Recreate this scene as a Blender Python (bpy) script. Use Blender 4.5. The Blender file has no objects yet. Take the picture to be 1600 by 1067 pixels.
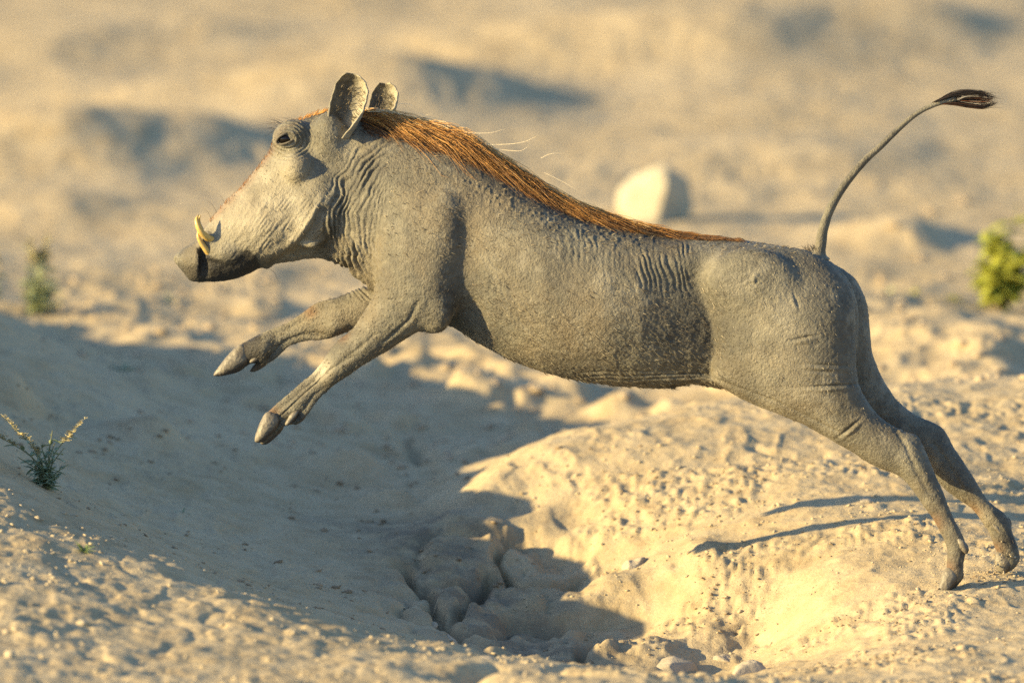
import bpy, math, random
import numpy as np
from mathutils import Vector, Matrix
from mathutils.bvhtree import BVHTree

# ------------------------------------------------------------------ camera, sky, sun, exposure
SC = bpy.context.scene
COL = SC.collection
random.seed(7)
RNG = np.random.default_rng(7)
S = 0.0012                 # metres per photo pixel in the plane of focus
D = 24.0                   # distance to the plane of focus
PITCH = math.radians(7.5)
CAM = np.array([0.0, 0.0, 0.0])
FW = np.array([0, math.cos(PITCH), -math.sin(PITCH)])
UP = np.array([0, math.sin(PITCH), math.cos(PITCH)])
RT = np.array([1.0, 0, 0])
CAM = np.array([0.0, -D * math.cos(PITCH), D * math.sin(PITCH) + 0.44])

cd = bpy.data.cameras.new('camera')
cam = bpy.data.objects.new('camera', cd)
COL.objects.link(cam)
SC.camera = cam
cam.location = CAM
cam.rotation_euler = (math.pi / 2 - PITCH, 0, 0)
cd.sensor_width = 36
cd.lens = 36.0 * D / (1600 * S)
cd.clip_start = 0.5
cd.clip_end = 3000
cd.dof.use_dof = True
cd.dof.focus_distance = D - 0.08
cd.dof.aperture_fstop = 3.1

SUN_AZ = math.radians(15)      # the sun stands to the left, this much towards the camera
SUN_EL = math.radians(16)
w = bpy.data.worlds.new('World')
SC.world = w
w.use_nodes = True
nt = w.node_tree
sky = nt.nodes.new('ShaderNodeTexSky')
sky.sky_type = 'NISHITA'
sky.sun_disc = False
sky.sun_elevation = SUN_EL
to_sun = Vector((-math.cos(SUN_AZ) * math.cos(SUN_EL), -math.sin(SUN_AZ) * math.cos(SUN_EL), math.sin(SUN_EL)))
sky.sun_rotation = math.atan2(to_sun.x, to_sun.y)
bg = nt.nodes['Background']
bg.inputs['Strength'].default_value = 0.112
sky.ozone_density = 3.0
sky.dust_density = 0.6
nt.links.new(sky.outputs[0], bg.inputs[0])
ld = bpy.data.lights.new('sun', 'SUN')
ld.energy = 5.0
ld.angle = math.radians(0.5)
ld.color = (1.0, 0.77, 0.37)
sun = bpy.data.objects.new('sun', ld)
COL.objects.link(sun)
sun.rotation_euler = to_sun.to_track_quat('Z', 'Y').to_euler()
sun.location = (-20, -10, 20)
vs = SC.view_settings
vs.view_transform = 'Standard'
vs.look = 'None'
vs.exposure = 1.42
vs.gamma = 1
vs.use_curve_mapping = False
SC.cycles.use_denoising = False

# ------------------------------------------------------------------ small helpers
def g3(px, py, d):
    """world point seen at photo pixel (px,py) at depth d behind the plane of focus"""
    px = np.asarray(px, float); py = np.asarray(py, float); d = np.asarray(d, float)
    k = 1 + d / D
    x = (px - 800) * S * k
    v = (533.5 - py) * S * k
    return CAM + (D + d)[..., None] * FW + x[..., None] * RT + v[..., None] * UP

def rigid(p):
    """(px, depth px, py) of the animal's own frame -> world (a plain rotation, move and uniform scale)"""
    p = np.asarray(p, float)
    x = (p[..., 0] - 800) * S
    y = p[..., 1] * S
    v = (533.5 - p[..., 2]) * S
    return CAM + (D + y)[..., None] * FW + x[..., None] * RT + v[..., None] * UP

def hash3(i, j, k):
    n = (i.astype(np.int64) * 374761393 + j.astype(np.int64) * 668265263 + k.astype(np.int64) * 2147483647) & 0xFFFFFFFF
    n = ((n ^ (n >> 13)) * 1274126177) & 0xFFFFFFFF
    n = ((n ^ (n >> 16)) * 2246822519) & 0xFFFFFFFF
    return ((n ^ (n >> 15)) & 0xFFFFFF) / float(0xFFFFFF) * 2 - 1

def vnoise(x, y, z=None, seed=0):
    """smooth value noise, -1..1"""
    x = np.asarray(x, float) + seed * 17.31; y = np.asarray(y, float) - seed * 9.17
    xi = np.floor(x); yi = np.floor(y)
    fx = x - xi; fy = y - yi
    fx = fx * fx * fx * (fx * (fx * 6 - 15) + 10); fy = fy * fy * fy * (fy * (fy * 6 - 15) + 10)
    if z is None:
        k = np.full_like(xi, seed)
        a = hash3(xi, yi, k); b = hash3(xi + 1, yi, k); c = hash3(xi, yi + 1, k); d = hash3(xi + 1, yi + 1, k)
        return (a + (b - a) * fx) * (1 - fy) + (c + (d - c) * fx) * fy
    z = np.asarray(z, float) + seed * 3.7
    zi = np.floor(z); fz = z - zi; fz = fz * fz * (3 - 2 * fz)
    r = 0
    for dz, wz in ((0, 1 - fz), (1, fz)):
        k = zi + dz
        a = hash3(xi, yi, k); b = hash3(xi + 1, yi, k); c = hash3(xi, yi + 1, k); d = hash3(xi + 1, yi + 1, k)
        r = r + wz * ((a + (b - a) * fx) * (1 - fy) + (c + (d - c) * fx) * fy)
    return r

def fbm(x, y, octaves=4, seed=0, gain=0.5):
    r = 0; a = 1.0
    c, s_ = math.cos(0.6), math.sin(0.6)
    for o in range(octaves):
        r = r + a * vnoise(x, y, seed=seed + o * 5)
        x, y = (c * x - s_ * y) * 2.03, (s_ * x + c * y) * 2.03
        a *= gain
    return r

def sstep(a, b, x):
    t = np.clip((x - a) / (b - a), 0, 1)
    return t * t * (3 - 2 * t)

def catmull(pts, n=8, closed=True):
    P = np.asarray(pts, float)
    m = len(P)
    out = []
    rng_ = range(m) if closed else range(m - 1)
    for i in rng_:
        if closed:
            p0, p1, p2, p3 = P[(i - 1) % m], P[i], P[(i + 1) % m], P[(i + 2) % m]
        else:
            p0, p1, p2, p3 = P[max(i - 1, 0)], P[i], P[i + 1], P[min(i + 2, m - 1)]
        # centripetal-like damping of the tangents keeps uneven spacing from overshooting
        l01 = np.linalg.norm(p1 - p0) + 1e-6; l12 = np.linalg.norm(p2 - p1) + 1e-6; l23 = np.linalg.norm(p3 - p2) + 1e-6
        t1 = (p2 - p0) / (l01 + l12) * l12
        t2 = (p3 - p1) / (l12 + l23) * l12
        for k in range(n):
            t = k / n
            out.append((2*t**3-3*t**2+1)*p1 + (t**3-2*t**2+t)*t1 + (-2*t**3+3*t**2)*p2 + (t**3-t**2)*t2)
    if not closed:
        out.append(P[-1])
    return np.array(out)

def make_mesh(name, verts, faces, smooth=True):
    me = bpy.data.meshes.new(name)
    verts = np.ascontiguousarray(verts, dtype=np.float32)
    if isinstance(faces, np.ndarray):
        n = faces.shape[1]
        me.vertices.add(len(verts)); me.vertices.foreach_set('co', verts.ravel())
        me.loops.add(faces.size); me.loops.foreach_set('vertex_index', faces.astype(np.int32).ravel())
        me.polygons.add(len(faces))
        me.polygons.foreach_set('loop_start', np.arange(0, faces.size, n, dtype=np.int32))
        me.update(calc_edges=True)
        me.validate()
    else:
        me.from_pydata([tuple(v) for v in verts], [], faces)
        me.update()
    if smooth:
        me.polygons.foreach_set('use_smooth', np.ones(len(me.polygons), bool))
    return me

def link(name, me, mat=None, parent=None, origin=None, **props):
    """link a mesh given in world coordinates; its origin is moved to `origin`"""
    if origin is not None:
        me.transform(Matrix.Translation(-Vector(origin)))
    if mat:
        me.materials.append(mat)
    o = bpy.data.objects.new(name, me)
    COL.objects.link(o)
    if parent is not None:
        o.parent = parent
        if origin is not None:
            o.location = Vector(origin) - Vector(parent.location)
    elif origin is not None:
        o.location = origin
    for k, v in props.items():
        o[k] = v
    return o

def empty(name, loc, label, cat, group=None):
    o = bpy.data.objects.new(name, None)
    o.empty_display_size = 0.05
    COL.objects.link(o)
    o.location = loc
    o['label'] = label; o['category'] = cat
    if group: o['group'] = group
    return o

def point_attr(me, name, vals):
    a = me.attributes.new(name, 'FLOAT', 'POINT')
    a.data.foreach_set('value', np.asarray(vals, np.float32))

class NT:
    """short-hand for building a material"""
    def __init__(self, name):
        self.m = bpy.data.materials.new(name); self.m.use_nodes = True
        self.t = self.m.node_tree; self.b = self.t.nodes['Principled BSDF']
    def n(self, kind, **kw):
        x = self.t.nodes.new('ShaderNode' + kind)
        for k, v in kw.items():
            if k.startswith('i_'):
                key = k[2:]
                x.inputs[int(key) if key.isdigit() else key.replace('_', ' ')].default_value = v
            else:
                setattr(x, k, v)
        return x
    def l(self, a, b): self.t.links.new(a, b)
    def noise(self, vec, scale, detail=3, rough=0.5):
        x = self.n('TexNoise'); x.inputs['Scale'].default_value = scale; x.inputs['Detail'].default_value = detail
        x.inputs['Roughness'].default_value = rough
        self.l(vec, x.inputs['Vector']); return x.outputs[0]
    def ramp(self, fac, stops):
        x = self.n('ValToRGB'); self.l(fac, x.inputs[0])
        e = x.color_ramp.elements
        while len(e) < len(stops): e.new(0.5)
        for q, (p, c) in zip(e, stops):
            q.position = p; q.color = (*c, 1) if len(c) == 3 else c
        return x.outputs[0]
    def mix(self, fac, a, b, blend='MIX'):
        x = self.n('Mix', data_type='RGBA', blend_type=blend)
        for sock, v in ((x.inputs[0], fac), (x.inputs[6], a), (x.inputs[7], b)):
            if isinstance(v, (int, float)): sock.default_value = v
            elif isinstance(v, tuple): sock.default_value = (*v, 1)
            else: self.l(v, sock)
        return x.outputs[2]
    def math(self, op, a, b=0.0, clamp=False):
        x = self.n('Math', operation=op, use_clamp=clamp)
        for sock, v in ((x.inputs[0], a), (x.inputs[1], b)):
            if isinstance(v, (int, float)): sock.default_value = v
            else: self.l(v, sock)
        return x.outputs[0]
    def bump(self, h, strength, dist, prev=None):
        x = self.n('Bump'); x.inputs['Strength'].default_value = strength; x.inputs['Distance'].default_value = dist
        self.l(h, x.inputs['Height'])
        if prev is not None: self.l(prev, x.inputs['Normal'])
        return x.outputs[0]
    def attr(self, name):
        x = self.n('Attribute'); x.attribute_name = name; return x.outputs['Fac']
    def geo(self): return self.n('NewGeometry').outputs['Position']
    def obj(self): return self.n('TexCoord').outputs['Object']

def plain(name, col, rough=0.8, spec=0.3, var=0.25, scale=60, bump=0.3):
    t = NT(name); p = t.obj()
    f = t.noise(p, scale, 4, 0.6)
    lo = tuple(c * (1 - var) for c in col); hi = tuple(min(1, c * (1 + var)) for c in col)
    t.l(t.ramp(f, [(0.3, lo), (0.7, hi)]), t.b.inputs['Base Color'])
    t.b.inputs['Roughness'].default_value = rough
    t.b.inputs['Specular IOR Level'].default_value = spec
    if bump: t.l(t.bump(t.noise(p, scale * 4, 3), bump, 0.002), t.b.inputs['Normal'])
    return t.m

# ------------------------------------------------------------------ the ground
# control points (px, py, depth): where the photographed surface passes
CTRL = [
 # mound on the right, from its foot to its crest
 (1466,924,-.22),(1570,890,-.14),(1500,870,0.0),(1600,935,-.25),(1400,840,.15),(1300,900,-.12),(1200,800,.48),
 (1130,880,.16),(1090,912,.18),(1185,955,.04),(1275,1000,-.28),(1330,1035,-.62),(1400,1000,-.66),(1600,1060,-1.15),(1350,1067,-1.15),
 (1160,626,1.40),(1400,606,1.50),(1600,590,1.60),(1060,640,1.32),(960,660,1.2),(860,684,1.06),(770,716,.92),(705,760,.78),
 (1000,740,.85),(1150,720,.90),(1350,700,.95),(1550,690,1.05),(870,760,.74),(970,800,.66),(800,795,.70),(1900,560,1.7),(1900,800,.6),(1900,980,-.5),
 # behind the crest
 (1100,640,2.65),(1400,612,2.6),(1650,600,2.6),(900,690,2.25),(1900,600,2.6),(750,720,1.95),
 (1500,520,3.0),(1250,540,3.1),(1800,520,3.2),
 # gully floor
 (600,755,1.60),(640,800,1.15),(700,850,.88),(800,850,.86),(880,860,.74),(800,900,.58),(900,930,.44),(700,960,.10),(690,1000,-.18),(860,1000,.06),(1000,1010,.16),(1060,1048,-.02),
 (640,920,.30),(1170,1042,-.04),(985,925,.38),
 # shaded slope on the left, running down into the gully
 (550,850,.60),(480,910,.16),(420,820,.66),(330,780,.80),(380,900,.08),(300,860,.22),(220,810,.38),(120,770,.40),(60,745,.45),(250,680,1.35),(120,650,1.35),(0,640,1.2),(450,700,1.6),(420,640,2.4),(300,610,2.6),(560,640,2.6),(100,560,2.9),
 (0,540,2.9),
 # bank in the lower left corner: crest, then the near face
 (0,776,-.45),(120,836,-.58),(250,888,-.76),(390,945,-.98),(500,985,-1.14),(640,1022,-1.38),(800,1048,-1.56),(1000,1062,-1.66),
 (0,900,-1.08),(0,1067,-1.98),(200,1000,-1.36),(400,1067,-1.75),(650,1067,-1.72),(250,930,-.98),
 # ground beyond the gully
 (700,600,2.95),(900,600,2.95),(500,520,3.6),(200,500,3.6),(900,480,4.1),(1300,430,4.5),(1560,470,4.1),(1030,345,5.4),(60,492,3.7),
 (300,350,5.3),(700,250,6.5),(300,150,7.9),(1300,250,6.5),(1000,100,8.7),(300,0,10.4),(1300,0,10.4),
]
cp = np.array(CTRL, float)
CW = g3(cp[:, 0], cp[:, 1], cp[:, 2])
extra = np.array([  # ground outside the frame; the unseen left bank is raised to shade the gully
 (-1.22,.5,.36),(-1.3,1.2,.38),(-1.2,0.05,.34),(-1.7,.8,.42),(-1.6,.0,.38),(-2.4,.9,.34),(-1.3,2.0,.38),(-1.6,2.5,.35),(-1.25,2.6,.30),(-1.5,-1.2,.10),(-1.6,-2.2,.0),(-2.5,-1,.05),(-1.7,3.4,.16),(-2,5,.05),
 (-3.5,2,.1),(0,-2.6,0),(1.6,-2.4,0),(-1.2,-3.2,0),(2.4,0,.1),(2.6,2.0,.12),(2.2,4.5,.0),(0,13,0),(-3,9,0),(3,9,0),(4,13,0),(-4,13,0),(0,-6,0),(-4,-5,0),(4,-5,0),(6,3,0),(-6,4,0)], float)
CW = np.vstack([CW, extra])

def rbf_fit(P, Z, smooth=1e-4):
    d = np.linalg.norm(P[:, None] - P[None], axis=-1)
    K = d - 0.0
    n = len(P)
    A = np.zeros((n + 1, n + 1)); A[:n, :n] = -K + np.eye(n) * smooth; A[:n, n] = 1; A[n, :n] = 1
    return np.linalg.solve(A, np.append(Z, 0))
SQ = np.array([1.0, 0.55])       # control points are sparser in depth
RB = rbf_fit(CW[:, :2] * SQ, CW[:, 2], 0.02)

# single swells and hollows: (px, py, depth, radius x, radius y, height, sharper on the right)
SWELLS = []
GOUGES = []          # cracks and runnels worn into the soil
def swell(px, py, d, rx, ry, h, skew=0.0):
    p = g3(px, py, d); SWELLS.append((p[0], p[1], rx, ry, h, skew))

def ground_height(x, y, fine=True):
    x = np.asarray(x, float); y = np.asarray(y, float)
    shp = x.shape
    xf, yf = x.ravel(), y.ravel()
    z = np.empty_like(xf)
    cx, cy = CW[:, 0] * SQ[0], CW[:, 1] * SQ[1]
    for a in range(0, len(xf), 60000):
        q = slice(a, a + 60000)
        d = np.sqrt((xf[q, None] * SQ[0] - cx) ** 2 + (yf[q, None] * SQ[1] - cy) ** 2 + 0.0016)
        z[q] = -(d @ RB[:-1]) + RB[-1]
    far = sstep(9, 14, np.abs(yf)) + sstep(5, 9, np.abs(xf)); far = np.clip(far, 0, 1)
    z = z * (1 - far)
    for (sx, sy, rx, ry, h, skew) in SWELLS:
        m = (np.abs(xf - sx) < 3.6 * rx) & (np.abs(yf - sy) < 2.2 * ry)
        if not m.any(): continue
        u = (xf[m] - sx) / rx; v = (yf[m] - sy) / ry
        u = np.where(u > 0, u * (1 + skew), u * 0.6)
        z[m] += h * np.exp(-1.6 * (u * u + v * v))
    # broken, lumpy relief, stronger beyond the gully than on the trodden mound
    bgd = sstep(1.5, 3.2, yf)
    near = 1 - sstep(2.5, 4.5, np.abs(yf))
    foot = np.exp(-((xf - 0.86) ** 2 + (yf + 0.17) ** 2) / 0.02)
    z += (fbm(xf * 1.6, yf * 1.1, 2, 3) * 0.012) * (0.3 + 0.35 * bgd)
    z += fbm(xf * 6.0, yf * 5.0, 3, 11) * (0.0050 + 0.0075 * np.exp(-((yf - 3.4) / 1.1) ** 2) + 0.001 * bgd) * (1 - foot)
    bank = sstep(-1.02, -1.15, xf) * (1 - sstep(2.6, 3.4, yf)) * sstep(-.5, -.1, yf)
    z += bank * 0.05 * fbm(xf * 4, yf * 4.5, 3, 51)  # unseen left bank roughened to break up its shadow edge
    mid = np.exp(-((yf - 2.7) / 1.3) ** 2) * sstep(.9, 1.6, yf)
    cl = np.clip(fbm(xf * 9, yf * 7, 2, 61) - 0.1, 0, 1)
    z += mid * cl * (0.016 + 0.030 * np.exp(-((xf + .35) / .35) ** 2 - ((yf - 2.6) / .6) ** 2) + 0.016 * sstep(-.5, -.1, xf) * (1 - sstep(.3, .7, xf)))
    if fine:
        gully = np.exp(-((xf - 0.02) / 0.22) ** 2) * (1 - sstep(.5, .8, yf)) * (1 - sstep(.10, .24, xf - .12 + .35 * yf))
        lump = 1 - np.abs(vnoise(xf * 6.5 + .3 * vnoise(xf * 9, yf * 9, seed=44), yf * 4.2, seed=41))
        z -= np.clip(lump - 0.62, 0, 1) ** 1.5 * 0.20 * gully
        z += (fbm(xf * 14, yf * 9, 3, 43, .6) * 0.012 + (np.abs(vnoise(xf * 26, yf * 17, seed=45)) - .3) * .010) * gully * sstep(-.95, -.6, yf)
        nearbank = sstep(-.1, .1, -xf) * sstep(.2, .5, -yf)
        r = 1 - np.abs(vnoise(xf * 17 + 0.7 * vnoise(xf * 5, yf * 5, seed=8), yf * 13, seed=23))
        z += (r ** 3 - 0.3) * 0.0045 * (1 - foot) * (1 - .9 * nearbank) * (0.35 + 0.65 * sstep(-.1, .4, vnoise(xf * 3, yf * 3, seed=77)))
        drift = sstep(.0, .45, vnoise(xf * 5.5, yf * 5.5, seed=6)) * sstep(.0, .15, xf) * (1 - sstep(1.2, 1.8, yf))
        flake = vnoise(xf * 24 + .5 * vnoise(xf * 11, yf * 11, seed=46), yf * 15, seed=47)
        z += np.tanh(flake * 6) * 0.0022 * sstep(-.2, .3, vnoise(xf * 2.6, yf * 2.2, seed=48)) * near * (1 - foot)
        z += (np.abs(vnoise(xf * 62, yf * 48, seed=49)) * 0.0062 + np.abs(vnoise(xf * 31, yf * 26, seed=50)) * 0.005) * drift * (1 - .7 * foot)
        z += np.abs(vnoise(xf * 30, yf * 24, seed=57)) * .0035 * nearbank
        z += fbm(xf * 38, yf * 30, 3, 31, 0.6) * 0.0015 * (1 - 0.6 * foot) * (1 - 0.7 * bgd)
    for (pts, wd, dp) in GOUGES:
        m = (xf > pts[:, 0].min() - .1) & (xf < pts[:, 0].max() + .1) & (yf > pts[:, 1].min() - .3) & (yf < pts[:, 1].max() + .3)
        if not m.any(): continue
        X_, Y_ = xf[m], yf[m] * .4
        X_ = X_ + .010 * vnoise(X_ * 45, Y_ * 45, seed=91)
        best = np.full(X_.shape, 9.0)
        for i in range(len(pts) - 1):
            a = pts[i] * (1, .4); e = pts[i + 1] * (1, .4) - a
            t = np.clip(((X_ - a[0]) * e[0] + (Y_ - a[1]) * e[1]) / (e @ e + 1e-9), 0, 1)
            best = np.minimum(best, np.hypot(X_ - a[0] - t * e[0], Y_ - a[1] - t * e[1]))
        z[m] -= dp * np.exp(-(best / wd) ** 2)
    return z.reshape(shp)

def on_ground(px, py, d0=-3.0, d1=14.0):
    """first point where the line of sight of a photo pixel meets the ground"""
    d = np.arange(d0, d1, 0.02)
    p = g3(np.full_like(d, px), np.full_like(d, py), d)
    below = p[:, 2] < ground_height(p[:, 0], p[:, 1])
    i = int(np.argmax(below))
    return p[i], d[i]

def gh(x, y): return float(ground_height(np.array([x]), np.array([y]))[0])

# broad shapes that throw the long shadows of the photograph
swell(95, 258, 6.4, .62, .46, .105, .9)
swell(300, 236, 6.7, .40, .40, .070, .8)
swell(590, 160, 7.6, .60, .48, .105, .9)
swell(760, 140, 7.8, .36, .40, .060, .8)
swell(1130, 92, 8.8, .72, .44, .105, .9)
swell(1400, 64, 9.2, .76, .42, .10, .9)
swell(1580, 40, 9.7, .40, .40, .06, .8)
swell(60, 80, 8.8, .5, .6, .05, .5)
swell(300, 75, 9.2, .4, .5, .05, .5)
swell(330, 340, 5.3, .3, .4, .04, .5)
swell(1280, 235, 6.6, .4, .5, .03, .5)
swell(1420, 345, 5.1, .14, .25, .05, .5)
swell(1340, 500, 3.6, .34, .35, .05, .5)
swell(1560, 555, 2.9, .10, .12, .03, .3)
swell(80, 330, 5.4, .3, .4, .05, .5)
swell(1020, 1045, -.1, .12, .16, .045, .2)
swell(950, 955, .28, .15, .15, .055, .3)
swell(770, 890, .55, .09, .13, .018, .3)
swell(1110, 1000, -.02, .09, .12, .035, .2)
swell(1090, 830, .30, .10, .2, .03, .6)
swell(720, 930, .2, .10, .2, .02, .4)
swell(20, 640, 1.25, .07, .12, .07, .3)
swell(250, 700, 1.3, .07, .10, .04, .3)
swell(400, 600, 2.6, .10, .15, .04, .3)
swell(560, 772, 1.5, .10, .10, .05, .3)
swell(622, 795, 1.15, .06, .07, .035, .3)

gl = []
for pts, wd, dp in (([(632,888),(668,930),(690,965),(716,1000)], .014, .045), ([(690,965),(722,945),(762,905)], .010, .035), ([(800,838),(850,858),(905,866)], .018, .025),
                    
                    ([(1060,885),(1085,872),(1140,856),(1170,850)], .006, .006), ([(1140,988),(1162,968),(1190,960)], .005, .006), ([(1355,970),(1375,962),(1425,944)], .006, .006),
                    ([(1245,885),(1320,852),(1390,838)], .008, .006), ([(1150,1015),(1180,1005),(1240,990)], .006, .006), ([(640,690),(668,725)], .02, .03), ([(1180,700),(1240,716),(1290,712)], .01, .008), ([(1450,780),(1520,770),(1590,762)], .008, .007)):
    q = [on_ground(a_, b_)[0][:2] for a_, b_ in pts]
    gl.append((np.array(q), wd, dp))
GOUGES += gl

def graded(segments):
    out = []
    for a, b, n in segments: out.append(np.linspace(a, b, n, endpoint=False))
    out.append([segments[-1][1]])
    return np.concatenate(out)

gx = graded([(-1500,-300,6),(-300,-60,8),(-60,-12,12),(-12,-3,30),(-3,-1.25,70),(-1.25,1.25,560),(1.25,3,60),(3,12,26),(12,60,12),(60,300,8),(300,1500,6)])
gy = graded([(-300,-60,5),(-60,-12,10),(-12,-3,22),(-3,-2.1,30),(-2.1,1.8,640),(1.8,4.5,260),(4.5,12,300),(12,20,50),(20,80,24),(80,400,12),(400,1500,5)])
X, Y = np.meshgrid(gx, gy)
Z = ground_height(X, Y)
nx, ny = len(gx), len(gy)
idx = np.arange(nx * ny).reshape(ny, nx)
gf = np.stack([idx[:-1, :-1], idx[:-1, 1:], idx[1:, 1:], idx[1:, :-1]], -1).reshape(-1, 4)
ground_me = make_mesh('ground', np.stack([X, Y, Z], -1).reshape(-1, 3), gf)

def ground_material():
    t = NT('dry_sandy_soil'); p = t.geo()
    a = t.noise(p, 1.7, 4, 0.55); b = t.noise(p, 14, 5, 0.65); c = t.noise(p, 160, 4, 0.7)
    col = t.ramp(a, [(0.30, (0.36, 0.275, 0.155)), (0.52, (0.43, 0.335, 0.20)), (0.72, (0.48, 0.385, 0.245))])
    col = t.mix(t.ramp(b, [(0.42, (0.0,)*3), (0.68, (0.75,)*3)]), col, (0.50, 0.41, 0.265))
    col = t.mix(t.ramp(b, [(0.28, (0.7,)*3), (0.42, (0.0,)*3)]), col, (0.30, 0.22, 0.13))
    # specks of dead leaf and dung grit, in drifts
    v = t.n('TexVoronoi'); v.inputs['Scale'].default_value = 190; t.l(p, v.inputs['Vector'])
    drift = t.ramp(t.noise(p, 3.1, 3), [(0.50, (0,)*3), (0.64, (1,)*3)])
    speck = t.ramp(v.outputs['Distance'], [(0.16, (1,)*3), (0.30, (0,)*3)])
    col = t.mix(t.math('MULTIPLY', t.math('MULTIPLY', speck, drift), 0.75), col, (0.13, 0.085, 0.05))
    col = t.mix(t.ramp(c, [(0.35, (0.35,)*3), (0.6, (0.0,)*3)]), col, (0.27, 0.20, 0.125))
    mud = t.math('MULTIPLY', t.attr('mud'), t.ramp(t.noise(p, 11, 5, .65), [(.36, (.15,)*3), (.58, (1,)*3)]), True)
    col = t.mix(mud, col, (0.15, 0.125, 0.095))  # patches of darker grey-brown along the gully floor
    t.l(col, t.b.inputs['Base Color'])
    t.b.inputs['Roughness'].default_value = 0.95
    t.b.inputs['Specular IOR Level'].default_value = 0.112
    n1 = t.bump(t.noise(p, 60, 5, 0.7), 0.38, 0.006)
    n2 = t.bump(c, 0.5, 0.003, n1)
    t.l(n2, t.b.inputs['Normal'])
    return t.m
gully_dark_w = np.exp(-((X - .04 - .25 * (-.2 - Y)) / .20) ** 2) * sstep(-1.0, -.5, Y) * (1 - sstep(.75, 1.0, Y))
point_attr(ground_me, 'mud', np.clip(gully_dark_w * .8, 0, .8).ravel())
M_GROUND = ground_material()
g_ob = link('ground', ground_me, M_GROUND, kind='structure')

# ------------------------------------------------------------------ implicit modelling tools
def poly_sd(poly, gx_, gz_):
    """signed distance to a closed polygon on a 2-D grid, positive inside"""
    px, pz = np.meshgrid(gx_, gz_, indexing='ij')
    d2 = np.full(px.shape, 1e18); inside = np.zeros(px.shape, bool)
    n = len(poly)
    for i in range(n):
        ax, az = poly[i]; bx, bz = poly[(i + 1) % n]
        ex, ez = bx - ax, bz - az
        wx, wz = px - ax, pz - az
        t = np.clip((wx * ex + wz * ez) / (ex * ex + ez * ez + 1e-12), 0, 1)
        d2 = np.minimum(d2, (wx - t * ex) ** 2 + (wz - t * ez) ** 2)
        cond = (az > pz) != (bz > pz)
        if abs(ez) > 1e-9:
            inside ^= cond & (px < ex * (pz - az) / ez + ax)
    d = np.sqrt(d2)
    return np.where(inside, d, -d)

def blur2(a, n=2):
    for _ in range(n):
        b = np.pad(a, 1, mode='edge')
        a = (b[:-2, 1:-1] + b[2:, 1:-1] + 2 * b[1:-1, 1:-1]) / 4
        b = np.pad(a, 1, mode='edge')
        a = (b[1:-1, :-2] + b[1:-1, 2:] + 2 * b[1:-1, 1:-1]) / 4
    return a

def inflate(poly, x0, x1, z0, z1, h):
    """Poisson inflation of an outline: phi = (half thickness)^2 for a round section; negative outside"""
    phi = None
    for lev in (8, 4, 2, 1):
        hh = h * lev
        xs = np.arange(x0, x1 + hh, hh); zs = np.arange(z0, z1 + hh, hh)
        sd = poly_sd(poly, xs, zs)
        ins = sd > 0
        if phi is None: cur = np.where(ins, sd * 20, 0.0)
        else:
            ix = np.clip((xs - x0) / ph, 0, phi.shape[0] - 1.001); iz = np.clip((zs - z0) / ph, 0, phi.shape[1] - 1.001)
            i0 = ix.astype(int); k0 = iz.astype(int); fx = (ix - i0)[:, None]; fz = (iz - k0)[None]
            cur = (phi[i0][:, k0] * (1-fx)*(1-fz) + phi[i0+1][:, k0]*fx*(1-fz) + phi[i0][:, k0+1]*(1-fx)*fz + phi[i0+1][:, k0+1]*fx*fz)
        cur = np.where(ins, cur, 0)
        for _ in range(300 if lev == 8 else 120):
            b = np.pad(cur, 1)
            cur = np.where(ins, (b[:-2, 1:-1] + b[2:, 1:-1] + b[1:-1, :-2] + b[1:-1, 2:] + 2 * hh * hh) / 4, 0)
        phi, ph = cur, hh
    return xs, zs, phi, sd

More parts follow.
